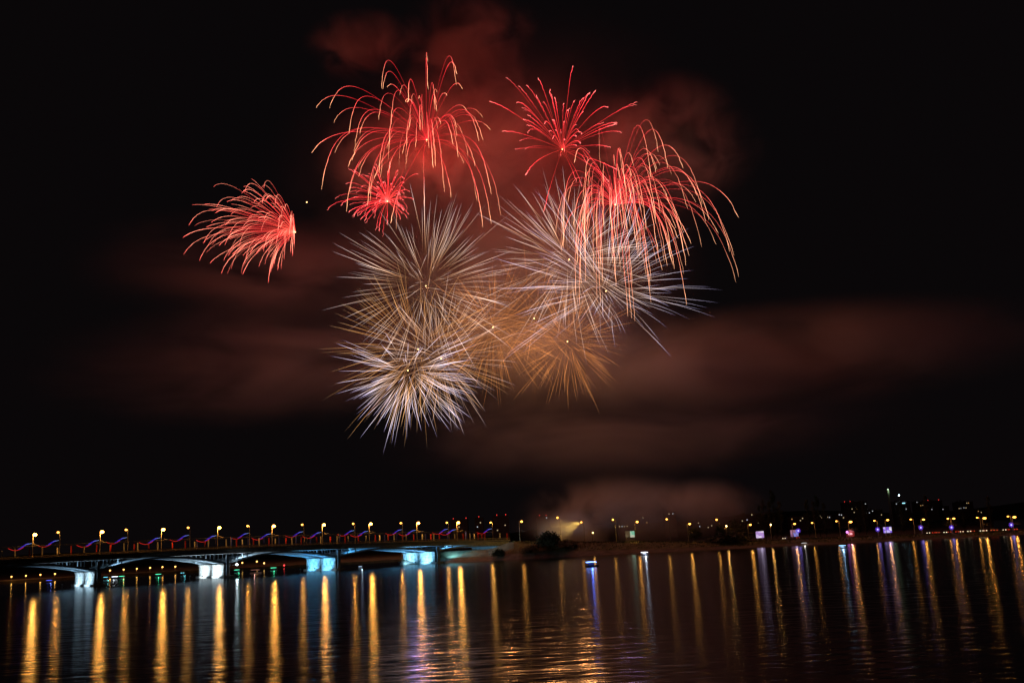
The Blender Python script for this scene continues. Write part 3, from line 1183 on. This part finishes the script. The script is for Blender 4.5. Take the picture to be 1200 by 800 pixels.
PAINTS = [("dark", surf("dark_car_paint", (.03, .03, .04), .35, .1, 1)), ("silver", surf("silver_car_paint", (.4, .4, .42), .35, .1, 1, metal=.4)),
          ("red", surf("red_car_paint", (.35, .03, .02), .35, .1, 1))]
CARP = [make_car(m, i) for i, (n, m) in enumerate(PAINTS)]
CARX = [(1094, 0), (1099.5, 1), (1106, 1), (1112.5, 0), (1120, 1), (1127, 1), (1134, 0), (1140.5, 0), (1148, 1), (1155, 0), (1162, 0), (1168.5, 1), (1175, 1), (1182, 0), (1189, 1), (1196, 1), (923.5, 0), (939, 1)]
ucar = set()
for k, (x, away) in enumerate(CARX):
    pi = (k * 2 + k // 3) % 3
    o = copy_tree(CARP[pi]) if pi in ucar else CARP[pi]
    ucar.add(pi)
    c = crest(x)
    o.location = (c.x, c.y + (5.0 if k % 2 else 6.5), c.z + 0.1 if x > 1000 else c.z)
    o.rotation_euler = (0, 0, (math.radians(62 if away else -112) + 0.1 * math.sin(k * 3)))
    pos = f"{nth(k + 1)} along the line from the yellow-lit tree" if x > 1000 else ("by the left post of the blue and pink billboard" if x < 930 else "by the right post of the blue and pink billboard")
    tag(o, f"{PAINTS[pi][0]} car with {'red tail lights' if away else 'white headlights'}, {pos}", "car", "cars lined up on the embankment road")


# ------------------------------------------------------------------ boats
def make_boat(x, y, length, label, hull_col, lit, litcol, power, cabin=True, rz=0.0, lights=1.0):
    p = on_z(x, y, 0.0)
    o = empty("motor_boat", p, label, "boat", "small boats off the embankment", rz)
    L_ = length
    b = MB()
    secs = [(-.5, .30, .55), (-.2, .36, .52), (.15, .34, .56), (.38, .20, .66), (.5, .02, .76)]
    ring = []
    for u, w, h in secs:
        i0 = len(b.v)
        b.v += [(u * L_, -w * L_ * .52, h * L_ * .18), (u * L_, -w * L_ * .36, -.25), (u * L_, w * L_ * .36, -.25), (u * L_, w * L_ * .52, h * L_ * .18)]
        ring.append(i0)
    for a, c in zip(ring, ring[1:]):
        for k in range(4):
            b.f.append((a + k, a + (k + 1) % 4, c + (k + 1) % 4, c + k))
    b.f.append((ring[0] + 3, ring[0] + 2, ring[0] + 1, ring[0]))
    b.f.append((ring[-1], ring[-1] + 1, ring[-1] + 2, ring[-1] + 3))
    hull = b.build("hull", hull_col, o)
    top = .56 * L_ * .18
    if cabin:
        c = MB()
        c.hexa([(-.32 * L_, -.13 * L_, top), (.16 * L_, -.13 * L_, top), (.16 * L_, .13 * L_, top), (-.32 * L_, .13 * L_, top),
                (-.30 * L_, -.11 * L_, top + .16 * L_), (.05 * L_, -.11 * L_, top + .16 * L_), (.05 * L_, .11 * L_, top + .16 * L_), (-.30 * L_, .11 * L_, top + .16 * L_)])
        c.build("cabin", hull_col, o)
        cn = MB()
        cn.box((-.12 * L_, 0, top + .2 * L_), (.62 * L_, .30 * L_, .05))
        cn.build("canopy", M_steel, o)
    s = MB()
    for sy in (-1, 1):
        s.tube([(-.42 * L_, sy * .15 * L_, top + .22 * L_), (.0, sy * .15 * L_, top + .235 * L_), (.3 * L_, sy * .13 * L_, top + .21 * L_)], .11 * lights, 6)
    s.build("light_strip", lit, o)
    light("boat_light", 'POINT', (-.05 * L_, -.3 * L_, top + .3 * L_), power, litcol, o, .3)
    return o


M_hull_dark = surf("dark_hull", (.04, .045, .06), .4, .2, 1)
M_hull_white = surf("white_hull", (.6, .62, .65), .4, .1, 1)
M_blue_strip = glow("blue_strip_light", (.16, .30, 1.0), 6.0)
M_white_strip = glow("white_strip_light", (.75, .85, 1.0), 5.0)
make_boat(694, 663.5, 4.8, "small dark boat with a blue light strip, nearest to us on the water", M_hull_dark, M_blue_strip, (.08, .18, 1.0), 250, rz=.15, lights=1.3)
make_boat(756, 650.2, 4.4, "small boat with a white light strip below the tall bank lamp", M_hull_white, M_white_strip, (.7, .8, 1.0), 220, rz=.3)
make_boat(988, 642.2, 3.6, "tiny boat with a blue-white light strip off the poplar bank", M_hull_white, glow("pale_blue_strip", (.3, .6, 1.0), 2.5), (.4, .65, 1.0), 130, rz=0.0)
make_boat(943, 638.4, 3.4, "tiny pale boat moored at the bank below the poplars", M_hull_white, glow("dim_strip", (.9, .9, .85), .8), (1, .9, .8), 60, cabin=False)
make_boat(422, 666.0, 3.6, "tiny boat with a pale light under the third bridge span", M_hull_dark, glow("dim_strip_blue", (.6, .75, 1.0), 2.0), (.6, .8, 1.0), 120, cabin=False, rz=2.0)
make_boat(300, 671.6, 6.5, "upturned pale boat hull lying behind the second pier", surf("pink_hull", (.5, .3, .25), .6, .2, 1), glow("dim_strip_red", (1.0, .4, .3), .35), (1, .5, .4), 80, cabin=False)

# moored boats with green and white lights, on the far side beneath the bridge
M_green = glow("green_boat_light", (.1, 1.0, .5), 2.2)
M_teal = glow("teal_boat_light", (.2, .8, .9), 2.0)
for x, y, m, colr, lab in [(124, 679.5, M_teal, (.2, .9, 1), "right behind the first pier"), (135, 678, M_white_strip, (.8, .9, 1), "between the first pier and a green-lit one"),
                           (143, 678, M_green, (.1, 1, .5), "fourth promenade lamp's green-lit"), (186, 675.5, M_green, (.1, 1, .5), "left of the second pier, green-lit"),
                           (214, 675, M_teal, (.2, .9, 1), "close left of the second pier"), (278, 670.5, M_green, (.1, 1, .5), "right of the second pier, green-lit"),
                           (321, 668.2, M_green, (.1, 1, .5), "midway between second and third piers, green-lit"), (58, 681.6, glow("deep_blue_light", (.1, .15, 1.0), 2.0), (.2, .3, 1), "left of the first pier, blue-lit")]:
    p = at(x, y, 700)
    b = make_boat(x, y + 1, 5.0, f"small moored boat far under the bridge, {lab}", M_hull_dark, m, colr, 60, cabin=True, rz=(x % 5) * .4)
    b.location = (p.x, 700, 0)
    b["group"] = "moored boats under the bridge"

# single lights on the far bank under the bridge
M_pt_o = glow("far_orange_lamp", (1, .55, .15), 5.0)
for k, (x, y, m, lab) in enumerate([(284, 659, M_lamp_dim, "orange lamp on the far bank seen between second and third piers"), (301, 657.5, M_lamp_dim, "bright orange lamp under the second span's crown"),
                                    (309.5, 659.5, M_pt_o, "small orange lamp next to the span's bright lamp"), (333, 662, glow("far_red_lamp", (1, .05, .05), 4.0), "red lamp on the far bank left of the third pier"),
                                    (339, 666, glow("far_red_lamp_low", (1, .08, .05), 2.0), "low red lamp by the water left of the third pier")]):
    p = at(x, y, 780)
    o = empty("bank_lamp", (p.x, 780, 1.5), lab, "lamp", "single lamps on the far bank")
    q = MB(); q.tube([(0, .1, 0), (0, .1, max(.5, p.z - 1.5))], .08, 6); q.build("pole", M_rail, o)
    q = MB(); q.ball((0, 0, p.z - 1.5), .55, 10, 6); q.build("bulb", m, o)

# ================================================================== FAR CITY
M_block = surf("apartment_wall", (.13, .12, .11), .9, .2, .1)
WCOL = {'y': glow("window_warm", (1, .75, .4), .55), 'w': glow("window_white", (.9, .95, 1), .55), 'r': glow("obstruction_red", (1, .05, .04), 1.8),
        'b': glow("sign_blue", (.35, .8, 1.0), 1.6), 'o': glow("window_orange", (1, .5, .15), .55)}


def building(name, x0, x1, ytop, depth, label, cat, wins, kind="block", seed=0):
    """wins: photo positions of lit windows or roof lights with a colour key"""
    a, b = at(x0, ytop, depth), at(x1, ytop, depth)
    cx = (a.x + b.x) / 2
    top = (a.z + b.z) / 2
    wid = b.x - a.x
    o = empty(name, (cx, depth, 2.0), label, cat, "far buildings of the town")
    h = top - 2.0
    m = MB()
    m.box((0, 9, h / 2), (wid, 18, h))
    m.build("wall", M_block, o)
    r = MB()
    r.box((0, 9, h + .3), (wid + .6, 18.6, .6))
    for q in range(max(1, int(wid / 14))):
        r.box((-wid / 2 + 6 + q * 14, 9, h + 1.6), (3.5, 5, 2.0))
    r.build("roof", M_block, o)
    for wx, wy, c in wins:
        p = at(wx, wy, depth)
        q = MB()
        px_, pz = p.x - cx, p.z - 2.0
        if c == 'r':
            pz = max(pz, h + 2)
            q.tube([(px_, 4, h), (px_, 4, pz)], .12, 5)
            q.ball((px_, 4, pz), .5, 8, 6)
            q.build("warning_light", WCOL['r'], o)
        elif c == 'b':
            q.box((px_, -.1, pz), (5.0, .3, 1.8))
            q.build("roof_sign", WCOL['b'], o)
        else:
            q.box((px_, -.04, pz), (1.5, .12, 1.5))
            q.build("window", WCOL[c], o)
    return o


building("apartment_building", 528, 548, 608.5, 1500, "dark apartment block with red roof lights behind the bridge's last lamps", "building", [(531, 607.2, 'r'), (546, 606.8, 'r'), (538, 617, 'y')])
building("apartment_building", 556, 566, 606.5, 1500, "narrow dark tower block with one red roof light behind the bridge end", "building", [(561, 605.2, 'r'), (563, 612, 'y'), (559.5, 617, 'w')])
building("apartment_building", 577, 596, 604.5, 1500, "dark tower block with two red roof lights above the bridge end", "building", [(582, 602.8, 'r'), (592.5, 602.4, 'r'), (597 - 5, 615, 'y'), (583, 621, 'y')])
building("apartment_building", 629, 644, 604.8, 1550, "dark apartment block with red roof lights beside the ground smoke", "building", [(632, 603.2, 'r'), (640, 603.4, 'r'), (640.5, 606.4, 'w')])
building("apartment_building", 724, 760, 605, 1500, "long low block with a row of small windows behind the green billboard", "building", [(726, 616.5, 'y'), (729, 616.4, 'w'), (732, 616.6, 'y'), (735, 616.3, 'y'), (753.5, 606.3, 'y'), (758, 612, 'o')])
building("apartment_building", 778, 792, 600.5, 1500, "apartment block with two high lit windows behind the thin street lamp", "building", [(784, 601.8, 'y'), (788.5, 601.6, 'w'), (781, 607, 'y')])
building("apartment_building", 812, 836, 610, 1500, "low apartment block with scattered windows behind the lit round tree", "building", [(818.5, 612.5, 'y'), (820, 616.5, 'w'), (830, 617.5, 'y'), (834, 615.5, 'y')])
building("apartment_building", 868, 892, 602, 1550, "apartment block with few dim windows behind the lilac billboard", "building", [(881, 602.8, 'y'), (875.5, 608.8, 'w'), (889, 612.5, 'y'), (864 + 6, 610, 'y')])
building("apartment_building", 926, 945, 605, 1600, "low block with warm windows behind the blue and pink billboard", "building", [(940.5, 607, 'y'), (938, 609.5, 'y'), (928, 608, 'o')])
building("apartment_building", 956, 975, 603, 1600, "low block with a line of warm windows behind the poplars", "building", [(961, 604.2, 'y'), (962.5, 606, 'y'), (970, 605.4, 'y'), (972, 605.8, 'w')])
building("apartment_building", 980, 992, 602, 1650, "small block with white windows above the brightest lamp", "building", [(983.5, 602.6, 'w'), (986, 603, 'w'), (988.5, 606.2, 'y')])
building("apartment_building", 988, 1016, 588, 1900, "tall dark block with a red-lit roof edge left of the pale tower", "building", [(990.5, 587.4, 'r'), (997, 587.2, 'r'), (998.5, 596, 'y'), (1004, 596.2, 'o'), (1001, 600, 'y'), (1014.2, 590, 'w')])
building("apartment_building", 1018, 1034, 597, 1900, "dark block with a bluish window left of the pale tower", "building", [(1022.5, 598.5, 'w'), (1018.8, 600.5, 'w'), (1033, 602.8, 'y')])
building("apartment_building", 1048, 1066, 587.5, 1900, "tall block with a pale blue roof sign under a bright white light", "building", [(1059, 589.2, 'b'), (1050.5, 590, 'w'), (1062, 596, 'w')])
building("apartment_building", 1072, 1104, 587, 2000, "wide block with roof lights and few windows right of the blue sign", "building", [(1074.5, 588, 'w'), (1079, 592, 'o'), (1081.5, 591.6, 'y'), (1088.5, 586.9, 'r'), (1101.2, 586.8, 'r'), (1092, 596.5, 'w')])
building("apartment_building", 1100, 1112, 593, 2000, "narrow dark block with one bluish window", "building", [(1105, 596.4, 'w')])
building("apartment_building", 1120, 1140, 588, 2000, "hillside block with rows of warm windows", "building", [(1124, 595.4, 'y'), (1126, 595.3, 'w'), (1129.5, 594.6, 'w'), (1132, 594.7, 'y'), (1133, 589.2, 'y'), (1135, 589, 'o')])
building("apartment_building", 1143, 1156, 597, 2000, "low dark block with an orange window behind the line of cars", "building", [(1146.5, 598.7, 'o'), (1150, 600, 'y')])

# pale television-like tower with a lit top, and the bright mast light next to it
p = at(1044, 601, 1850)
t = empty("lattice_tower", (p.x, 1850, 2.0), "slim pale green lit tower standing high above the town", "tower")
topz = at(1044, 573.5, 1850).z - 2
q = MB()
for k in range(4):
    a = math.pi / 4 + k * math.pi / 2
    q.tube([(2.6 * math.cos(a), 2.6 * math.sin(a), 0), (1.0 * math.cos(a), 1.0 * math.sin(a), topz)], .3, 5)
for k in range(14):
    z = topz * k / 14
    r = 2.6 - 1.6 * k / 14
    for j in range(4):
        a, b = math.pi / 4 + j * math.pi / 2, math.pi / 4 + (j + 1) * math.pi / 2
        q.tube([(r * math.cos(a), r * math.sin(a), z), ((r - .1) * math.cos(b), (r - .1) * math.sin(b), z + topz / 14)], .14, 4)
q.build("lattice", surf("tower_paint", (.55, .6, .5), .7, .1, .5), t)
q = MB(); q.ball((0, 0, topz + .6), 1.25, 10, 6); q.build("beacon", glow("tower_beacon", (.75, 1.0, .7), 1.6), t)
light("beacon_light", 'POINT', (0, -3, topz - 3), 350, (.7, 1, .6), t, .5)
p = at(1053.5, 580, 1880)
t = empty("light_mast", (p.x, 1880, 2.0), "thin mast with a bright bluish white light right of the pale tower", "mast")
q = MB(); q.tube([(0, .5, 0), (0, .5, p.z - 2)], [.5, .2], 6); q.build("mast", M_steel, t)
q = MB(); q.ball((0, 0, p.z - 2), 1.3, 10, 6); q.build("lamp", glow("mast_lamp", (.6, .9, 1.0), 12.0), t)

# ================================================================== FIREWORKS
M_fcore = glow("firework_core", (1.0, .58, .22), 4.0)


def trail_mesh(pts, rad, ts):
    b = MB()
    b.tube(pts, rad, 3, cap=False)
    me = bpy.data.meshes.new("spark_trail")
    me.from_pydata(b.v, [], b.f)
    at_ = me.attributes.new("t", 'FLOAT', 'POINT')
    vals = []
    for t in ts:
        vals += [t] * 3
    at_.data.foreach_set("value", vals)
    return me


def burst(cx, cy_, depth, R, n, label, mat, lightcol, power, seed, droop=.1, bias=(0, 0, 0), keep=None, smin=.0, send=(.8, 1.0), rvar=(.85, 1.1),
          drag=2.2, rad=.24, wig=0.0, taper='tail', spread=1.0, group="fireworks in the night sky", core=1.0, name="firework", steps=16, clump=0.0, extra=0):
    rnd = random.Random(seed)
    px = depth / F * 1.02
    c = at(cx, cy_, depth)
    root = empty(name, c, label, "firework", group)
    made = 0
    bias = Vector(bias)
    anchors = [Vector((rnd.gauss(0, 1), rnd.gauss(0, 1), rnd.gauss(0, 1))).normalized() for _ in range(14)]
    if wig:
        steps = 26
    spray, spray_t = MB(), []
    while made < n + extra:
        d = Vector((rnd.gauss(0, 1), rnd.gauss(0, 1), rnd.gauss(0, 1))).normalized()
        if clump and rnd.random() < clump:
            d = (rnd.choice(anchors) + d * .22).normalized()
        if keep and not keep(d, rnd):
            continue
        d = d * spread + bias
        made += 1
        small = made > n
        Rm = R * px * rnd.uniform(*rvar) * (rnd.uniform(.6, .98) if small else 1.0)
        G = droop * R * px
        e = rnd.uniform(*send)
        s0 = smin * rnd.uniform(.5, 2.0)
        jit = Vector((rnd.gauss(0, 1), rnd.gauss(0, 1), rnd.gauss(0, 1))) * (R * px * .03) if taper == 'both' else Vector()
        if taper == 'both':
            G = droop * R * px * rnd.uniform(.1, 1.2)
        pts, rr, ts = [], [], []
        ph = rnd.uniform(0, 6.28)
        thin = rnd.uniform(.75, 1.3) * (.85 if small else 1.0)
        for k in range(steps + 1):
            q = k / steps
            s = s0 + (e - s0) * q
            f = (1 - math.exp(-drag * s)) / (1 - math.exp(-drag))
            p = jit + d * (Rm * f) - Z * (G * s * s)
            if wig and q > .4:
                am = wig * px * (q - .4) * 1.8
                p += Vector((rnd.uniform(-1, 1), 0, rnd.uniform(-.7, .7))) * am
            pts.append(p)
            if taper == 'tail':
                w = (.5 + .7 * q) * (rnd.uniform(.6, 1.35) if q > .4 else 1.0) if q < .98 else .45
            else:
                w = .3 + .9 * math.sin(math.pi * min(1.0, q * .95 + .05)) ** .8
                if q > .97:
                    w = .1
            rr.append(rad * w * thin)
            ts.append(q)
        if small:
            spray.tube(pts, rr, 3, cap=False)
            for t in ts:
                spray_t += [t] * 3
            continue
        o = bpy.data.objects.new("spark_trail", trail_mesh(pts, rr, ts))
        o.data.materials.append(mat)
        COL.objects.link(o)
        o.parent = root
    if extra:
        o = spray.build("spark_spray", mat, root)
        o.data.attributes.new("t", 'FLOAT', 'POINT').data.foreach_set("value", spray_t)
        o["kind"] = "stuff"
    if core:
        q = MB()
        q.ball((0, 0, 0), .52 * core, 10, 6)
        q.build("core", M_fcore, root)
    if power:
        light("burst_light", 'POINT', (0, 0, -1.5), power * BURST_W, lightcol, root, 2.0)
    return root


RED = [(0.0, (1, .02, .035)), (.45, (1, .03, .04)), (.72, (1, .10, .085)), (1.0, (1, .46, .22))]
RED_ALL = [(0.0, (1, .05, .04)), (.5, (1, .028, .04)), (.8, (1, .06, .07)), (1.0, (1, .2, .17))]
REDGOLD = [(0.0, (1, .05, .05)), (.4, (1, .04, .05)), (.66, (1, .14, .10)), (1.0, (1, .46, .24))]
COMET = [(0.0, (1, .10, .06)), (.3, (1, .035, .04)), (.6, (1, .24, .15)), (.8, (1, .26, .17)), (1.0, (1, .10, .08))]
M_r1 = trail_mat("red_comet_sparks", COMET, [(0, .5), (.4, .8), (.75, 1.3), (1, 1.0)], 1.1)
M_r2 = trail_mat("red_willow_sparks", RED, [(0, .25), (.35, .55), (.75, 1.2), (1, 1.1)], 1.35)
M_r3 = trail_mat("red_squiggle_sparks", RED_ALL, [(0, .9), (.4, .8), (.8, 1.2), (1, .9)], 1.35)
M_r4 = trail_mat("red_fan_sparks", RED_ALL, [(0, .15), (.35, .5), (.75, 1.3), (1, 1.3)], 1.4)
M_r5 = trail_mat("red_gold_sparks", REDGOLD, [(0, .4), (.35, .6), (.75, 1.0), (1, .9)], 1.35)
WHITE = [(0, (1, .42, .14)), (.3, (1, .58, .34)), (.6, (1, .74, .62)), (1, (.85, .68, .8))]
LILAC = [(0, (1, .5, .25)), (.3, (1, .70, .58)), (.6, (.93, .80, .97)), (1, (.62, .52, 1))]
GOLD = [(0, (1, .38, .08)), (.4, (1, .42, .11)), (.75, (1, .52, .2)), (1, (1, .6, .35))]
PALE = [(0, (1, .42, .14)), (.4, (1, .56, .34)), (.75, (1, .72, .62)), (1, (.8, .62, .85))]
DIMG = [(0, (1, .30, .05)), (.5, (1, .33, .07)), (1, (1, .42, .16))]
PROF = [(0, .05), (.2, .45), (.55, 1.0), (.85, .6), (1, .05)]
M_w = trail_mat("white_star_sparks", WHITE, PROF, .60)
M_l = trail_mat("lilac_star_sparks", LILAC, PROF, .68)
M_g = trail_mat("gold_star_sparks", GOLD, PROF, .46)
M_d = trail_mat("dim_gold_sparks", DIMG, PROF, .27)
M_p = trail_mat("pale_gold_sparks", PALE, PROF, .55)
M_l2 = trail_mat("lilac_wide_sparks", LILAC, PROF, .58)

K = 1000.0
RL = (1, .05, .03)
burst(346, 272, 760, 104, 100, "red comet firework fanning out to the left, apart from the others", M_r1, RL, 14 * K, 11, droop=.40, bias=(-.64, 0, .30), spread=.62,
      send=(.5, 1.0), rvar=(.7, 1.15), drag=2.4, rad=.095, wig=.35, extra=50)
burst(500, 164, 780, 132, 90, "largest red willow firework, highest of all, with long arching trails", M_r2, RL, 150 * K, 12, droop=.80, bias=(-.20, 0, .36),
      keep=lambda d, r: d.z > -.4 or r.random() < .15, send=(.55, 1.0), rvar=(.5, 1.02), drag=2.6, rad=.10, wig=.5)
burst(454, 236, 740, 66, 100, "small dense red firework with squiggly trails below the largest willow", M_r3, RL, 18 * K, 13, droop=.32, bias=(-.18, 0, .22), spread=.9,
      keep=lambda d, r: d.z > -.6, send=(.5, 1.0), rvar=(.45, 1.15), drag=1.8, rad=.095, wig=.9)
burst(659, 175, 790, 120, 66, "red fan firework spraying upward with squiggly bright tips", M_r4, RL, 110 * K, 14, droop=.20, bias=(.04, 0, .22),
      keep=lambda d, r: d.z > .08 or r.random() < .10, send=(.5, 1.0), rvar=(.3, 1.05), drag=1.8, rad=.11, wig=.9)
burst(721, 240, 745, 136, 100, "red and gold willow firework drooping to the right over the white bursts", M_r5, (1, .14, .06), 55 * K, 15, droop=1.1, bias=(.24, 0, .30), spread=.9,
      keep=lambda d, r: d.z > -.3, send=(.6, 1.0), rvar=(.4, 1.08), drag=2.6, rad=.10, wig=.55, extra=50)
WH = (1, .55, .4)
LI = (.55, .38, 1)
GO = (1, .40, .12)
ST = dict(drag=1.2, taper='both')
burst(499, 335, 800, 138, 100, "white firework with long straight upward spikes under the red willows", M_w, WH, 14 * K, 16, droop=.04, smin=.14, rad=.085, rvar=(.76, 1.03), clump=.12, extra=110, **ST)
burst(490, 409, 770, 130, 100, "gold firework with its spikes crossing the lower cluster", M_g, GO, 36 * K, 17, droop=.03, smin=.12, rad=.08, rvar=(.76, 1.03), clump=.12, extra=110, **ST)
burst(517, 420, 755, 106, 100, "pale gold firework at the right of the lower cluster", M_p, GO, 20 * K, 18, droop=.07, smin=.10, rad=.08, rvar=(.76, 1.03), clump=.12, extra=110, **ST)
burst(478, 434, 740, 100, 100, "lilac white firework lowest of all, its spikes pointing down", M_l, LI, 26 * K, 19, droop=.01, smin=.16, rad=.085, rvar=(.76, 1.03), clump=.12, extra=110,
      keep=lambda d, r: d.z < .45, **ST)
burst(667, 304, 790, 126, 100, "white firework with long spikes left of the red and gold willow", M_w, WH, 18 * K, 20, droop=.03, smin=.14, rad=.085, rvar=(.76, 1.06), clump=.12, extra=110, **ST)
burst(710, 341, 760, 158, 100, "wide lilac white firework reaching furthest right under the willow", M_l2, LI, 20 * K, 21, droop=.07, smin=.10, rad=.08, rvar=(.6, 1.04), clump=.12, extra=110,
      keep=lambda d, r: d.z > -.45, **ST)
burst(578, 383, 775, 110, 100, "dim orange firework with fine spikes at the cluster's middle", M_d, GO, 55 * K, 22, droop=.05, smin=.12, rad=.08, rvar=(.6, 1.06), extra=110, **ST)
burst(626, 373, 765, 108, 100, "dim orange firework with fine crossing spikes under the white burst", M_d, GO, 55 * K, 23, droop=.05, smin=.12, rad=.08, rvar=(.6, 1.06), extra=110, **ST)
burst(665, 400, 750, 100, 100, "dim orange firework hanging lowest on the right of the cluster", M_d, GO, 60 * K, 24, droop=.05, smin=.14, rad=.08, rvar=(.6, 1.04), extra=110, **ST)
p = at(359.5, 237, 760)
sp_ = empty("firework_spark", p, "single bright spark above the centre of the left red comet", "firework")
q = MB(); q.ball((0, 0, 0), .55, 10, 6); q.build("ember", M_fcore, sp_)


# ================================================================== SMOKE
def smoke(x, y, depth, rx, ry, rz, mat, label, tilt=0.0):
    c = at(x, y, depth)
    px = depth / F * 1.02
    b = MB()
    b.ball((0, 0, 0), 1.0, 24, 14)
    o = b.build("smoke", mat)
    o.location = c
    o.scale = (rx * px, ry, rz * px)
    o.rotation_euler = (0, tilt, 0)
    tag(o, label, None, None, "stuff")
    return o


S_RED = smoke_mat("red_lit_smoke", (.92, .85, .85), .15, .026, .40, .66, 1.0)
S_VEIL = smoke_mat("red_veil_smoke", (.92, .86, .86), .016, .013, .28, .70, 21.0)
S_BROWN = smoke_mat("brown_lit_smoke", (.9, .82, .75), .034, .016, .28, .66, 5.0)
S_DRIFT = smoke_mat("drifting_smoke", (.9, .78, .58), .060, .012, .36, .62, 9.0, stretch=(.65, 1, 1.4))
S_THIN = smoke_mat("thin_smoke", (.9, .78, .8), .021, .012, .36, .64, 14.0, stretch=(.6, 1, 1.8))
S_GROUND = smoke_mat("ground_smoke", (.9, .86, .84), .10, .034, .34, .62, 3.0)
smoke(555, 150, 840, 130, 60, 110, S_RED, "red smoke behind and between the two upper red fireworks")
smoke(425, 55, 832, 80, 50, 45, S_RED, "patch of red smoke puffs above the largest red willow")
smoke(548, 50, 835, 100, 55, 80, S_RED, "dim red smoke rising to the picture's top edge")
smoke(780, 165, 835, 130, 50, 95, S_RED, "red brown smoke above and behind the red and gold willow")
smoke(465, 190, 835, 110, 50, 85, S_RED, "red smoke behind the small squiggly red firework")
smoke(600, 210, 860, 330, 90, 240, S_VEIL, "thin red veil of smoke spread behind all upper fireworks")
smoke(590, 330, 850, 260, 70, 160, S_BROWN, "brown and violet smoke behind the lower fireworks")
smoke(650, 410, 825, 180, 60, 90, S_BROWN, "brown smoke around the dim orange fireworks")
smoke(920, 420, 850, 380, 120, 68, S_DRIFT, "brown smoke bank drifting to the right of the fireworks", -.03)
smoke(760, 500, 845, 360, 110, 75, S_THIN, "thin violet grey smoke under the brown bank")
smoke(300, 325, 850, 250, 100, 80, S_THIN, "thin brown smoke around the left red comet", .12)
smoke(300, 430, 845, 320, 100, 85, S_THIN, "thin violet smoke left of the lilac firework")
smoke(722, 602, 690, 130, 40, 52, S_GROUND, "pale smoke over the launch site behind the bank")
smoke(815, 596, 700, 90, 40, 40, S_GROUND, "wisp of smoke drifting right of the launch site")
S_LOW = smoke_mat("low_smoke", (.9, .86, .8), .22, .05, .25, .65, 7.0)
smoke(672, 618, 634, 55, 18, 24, S_LOW, "low puff of smoke lit yellow by the lamp inside it")
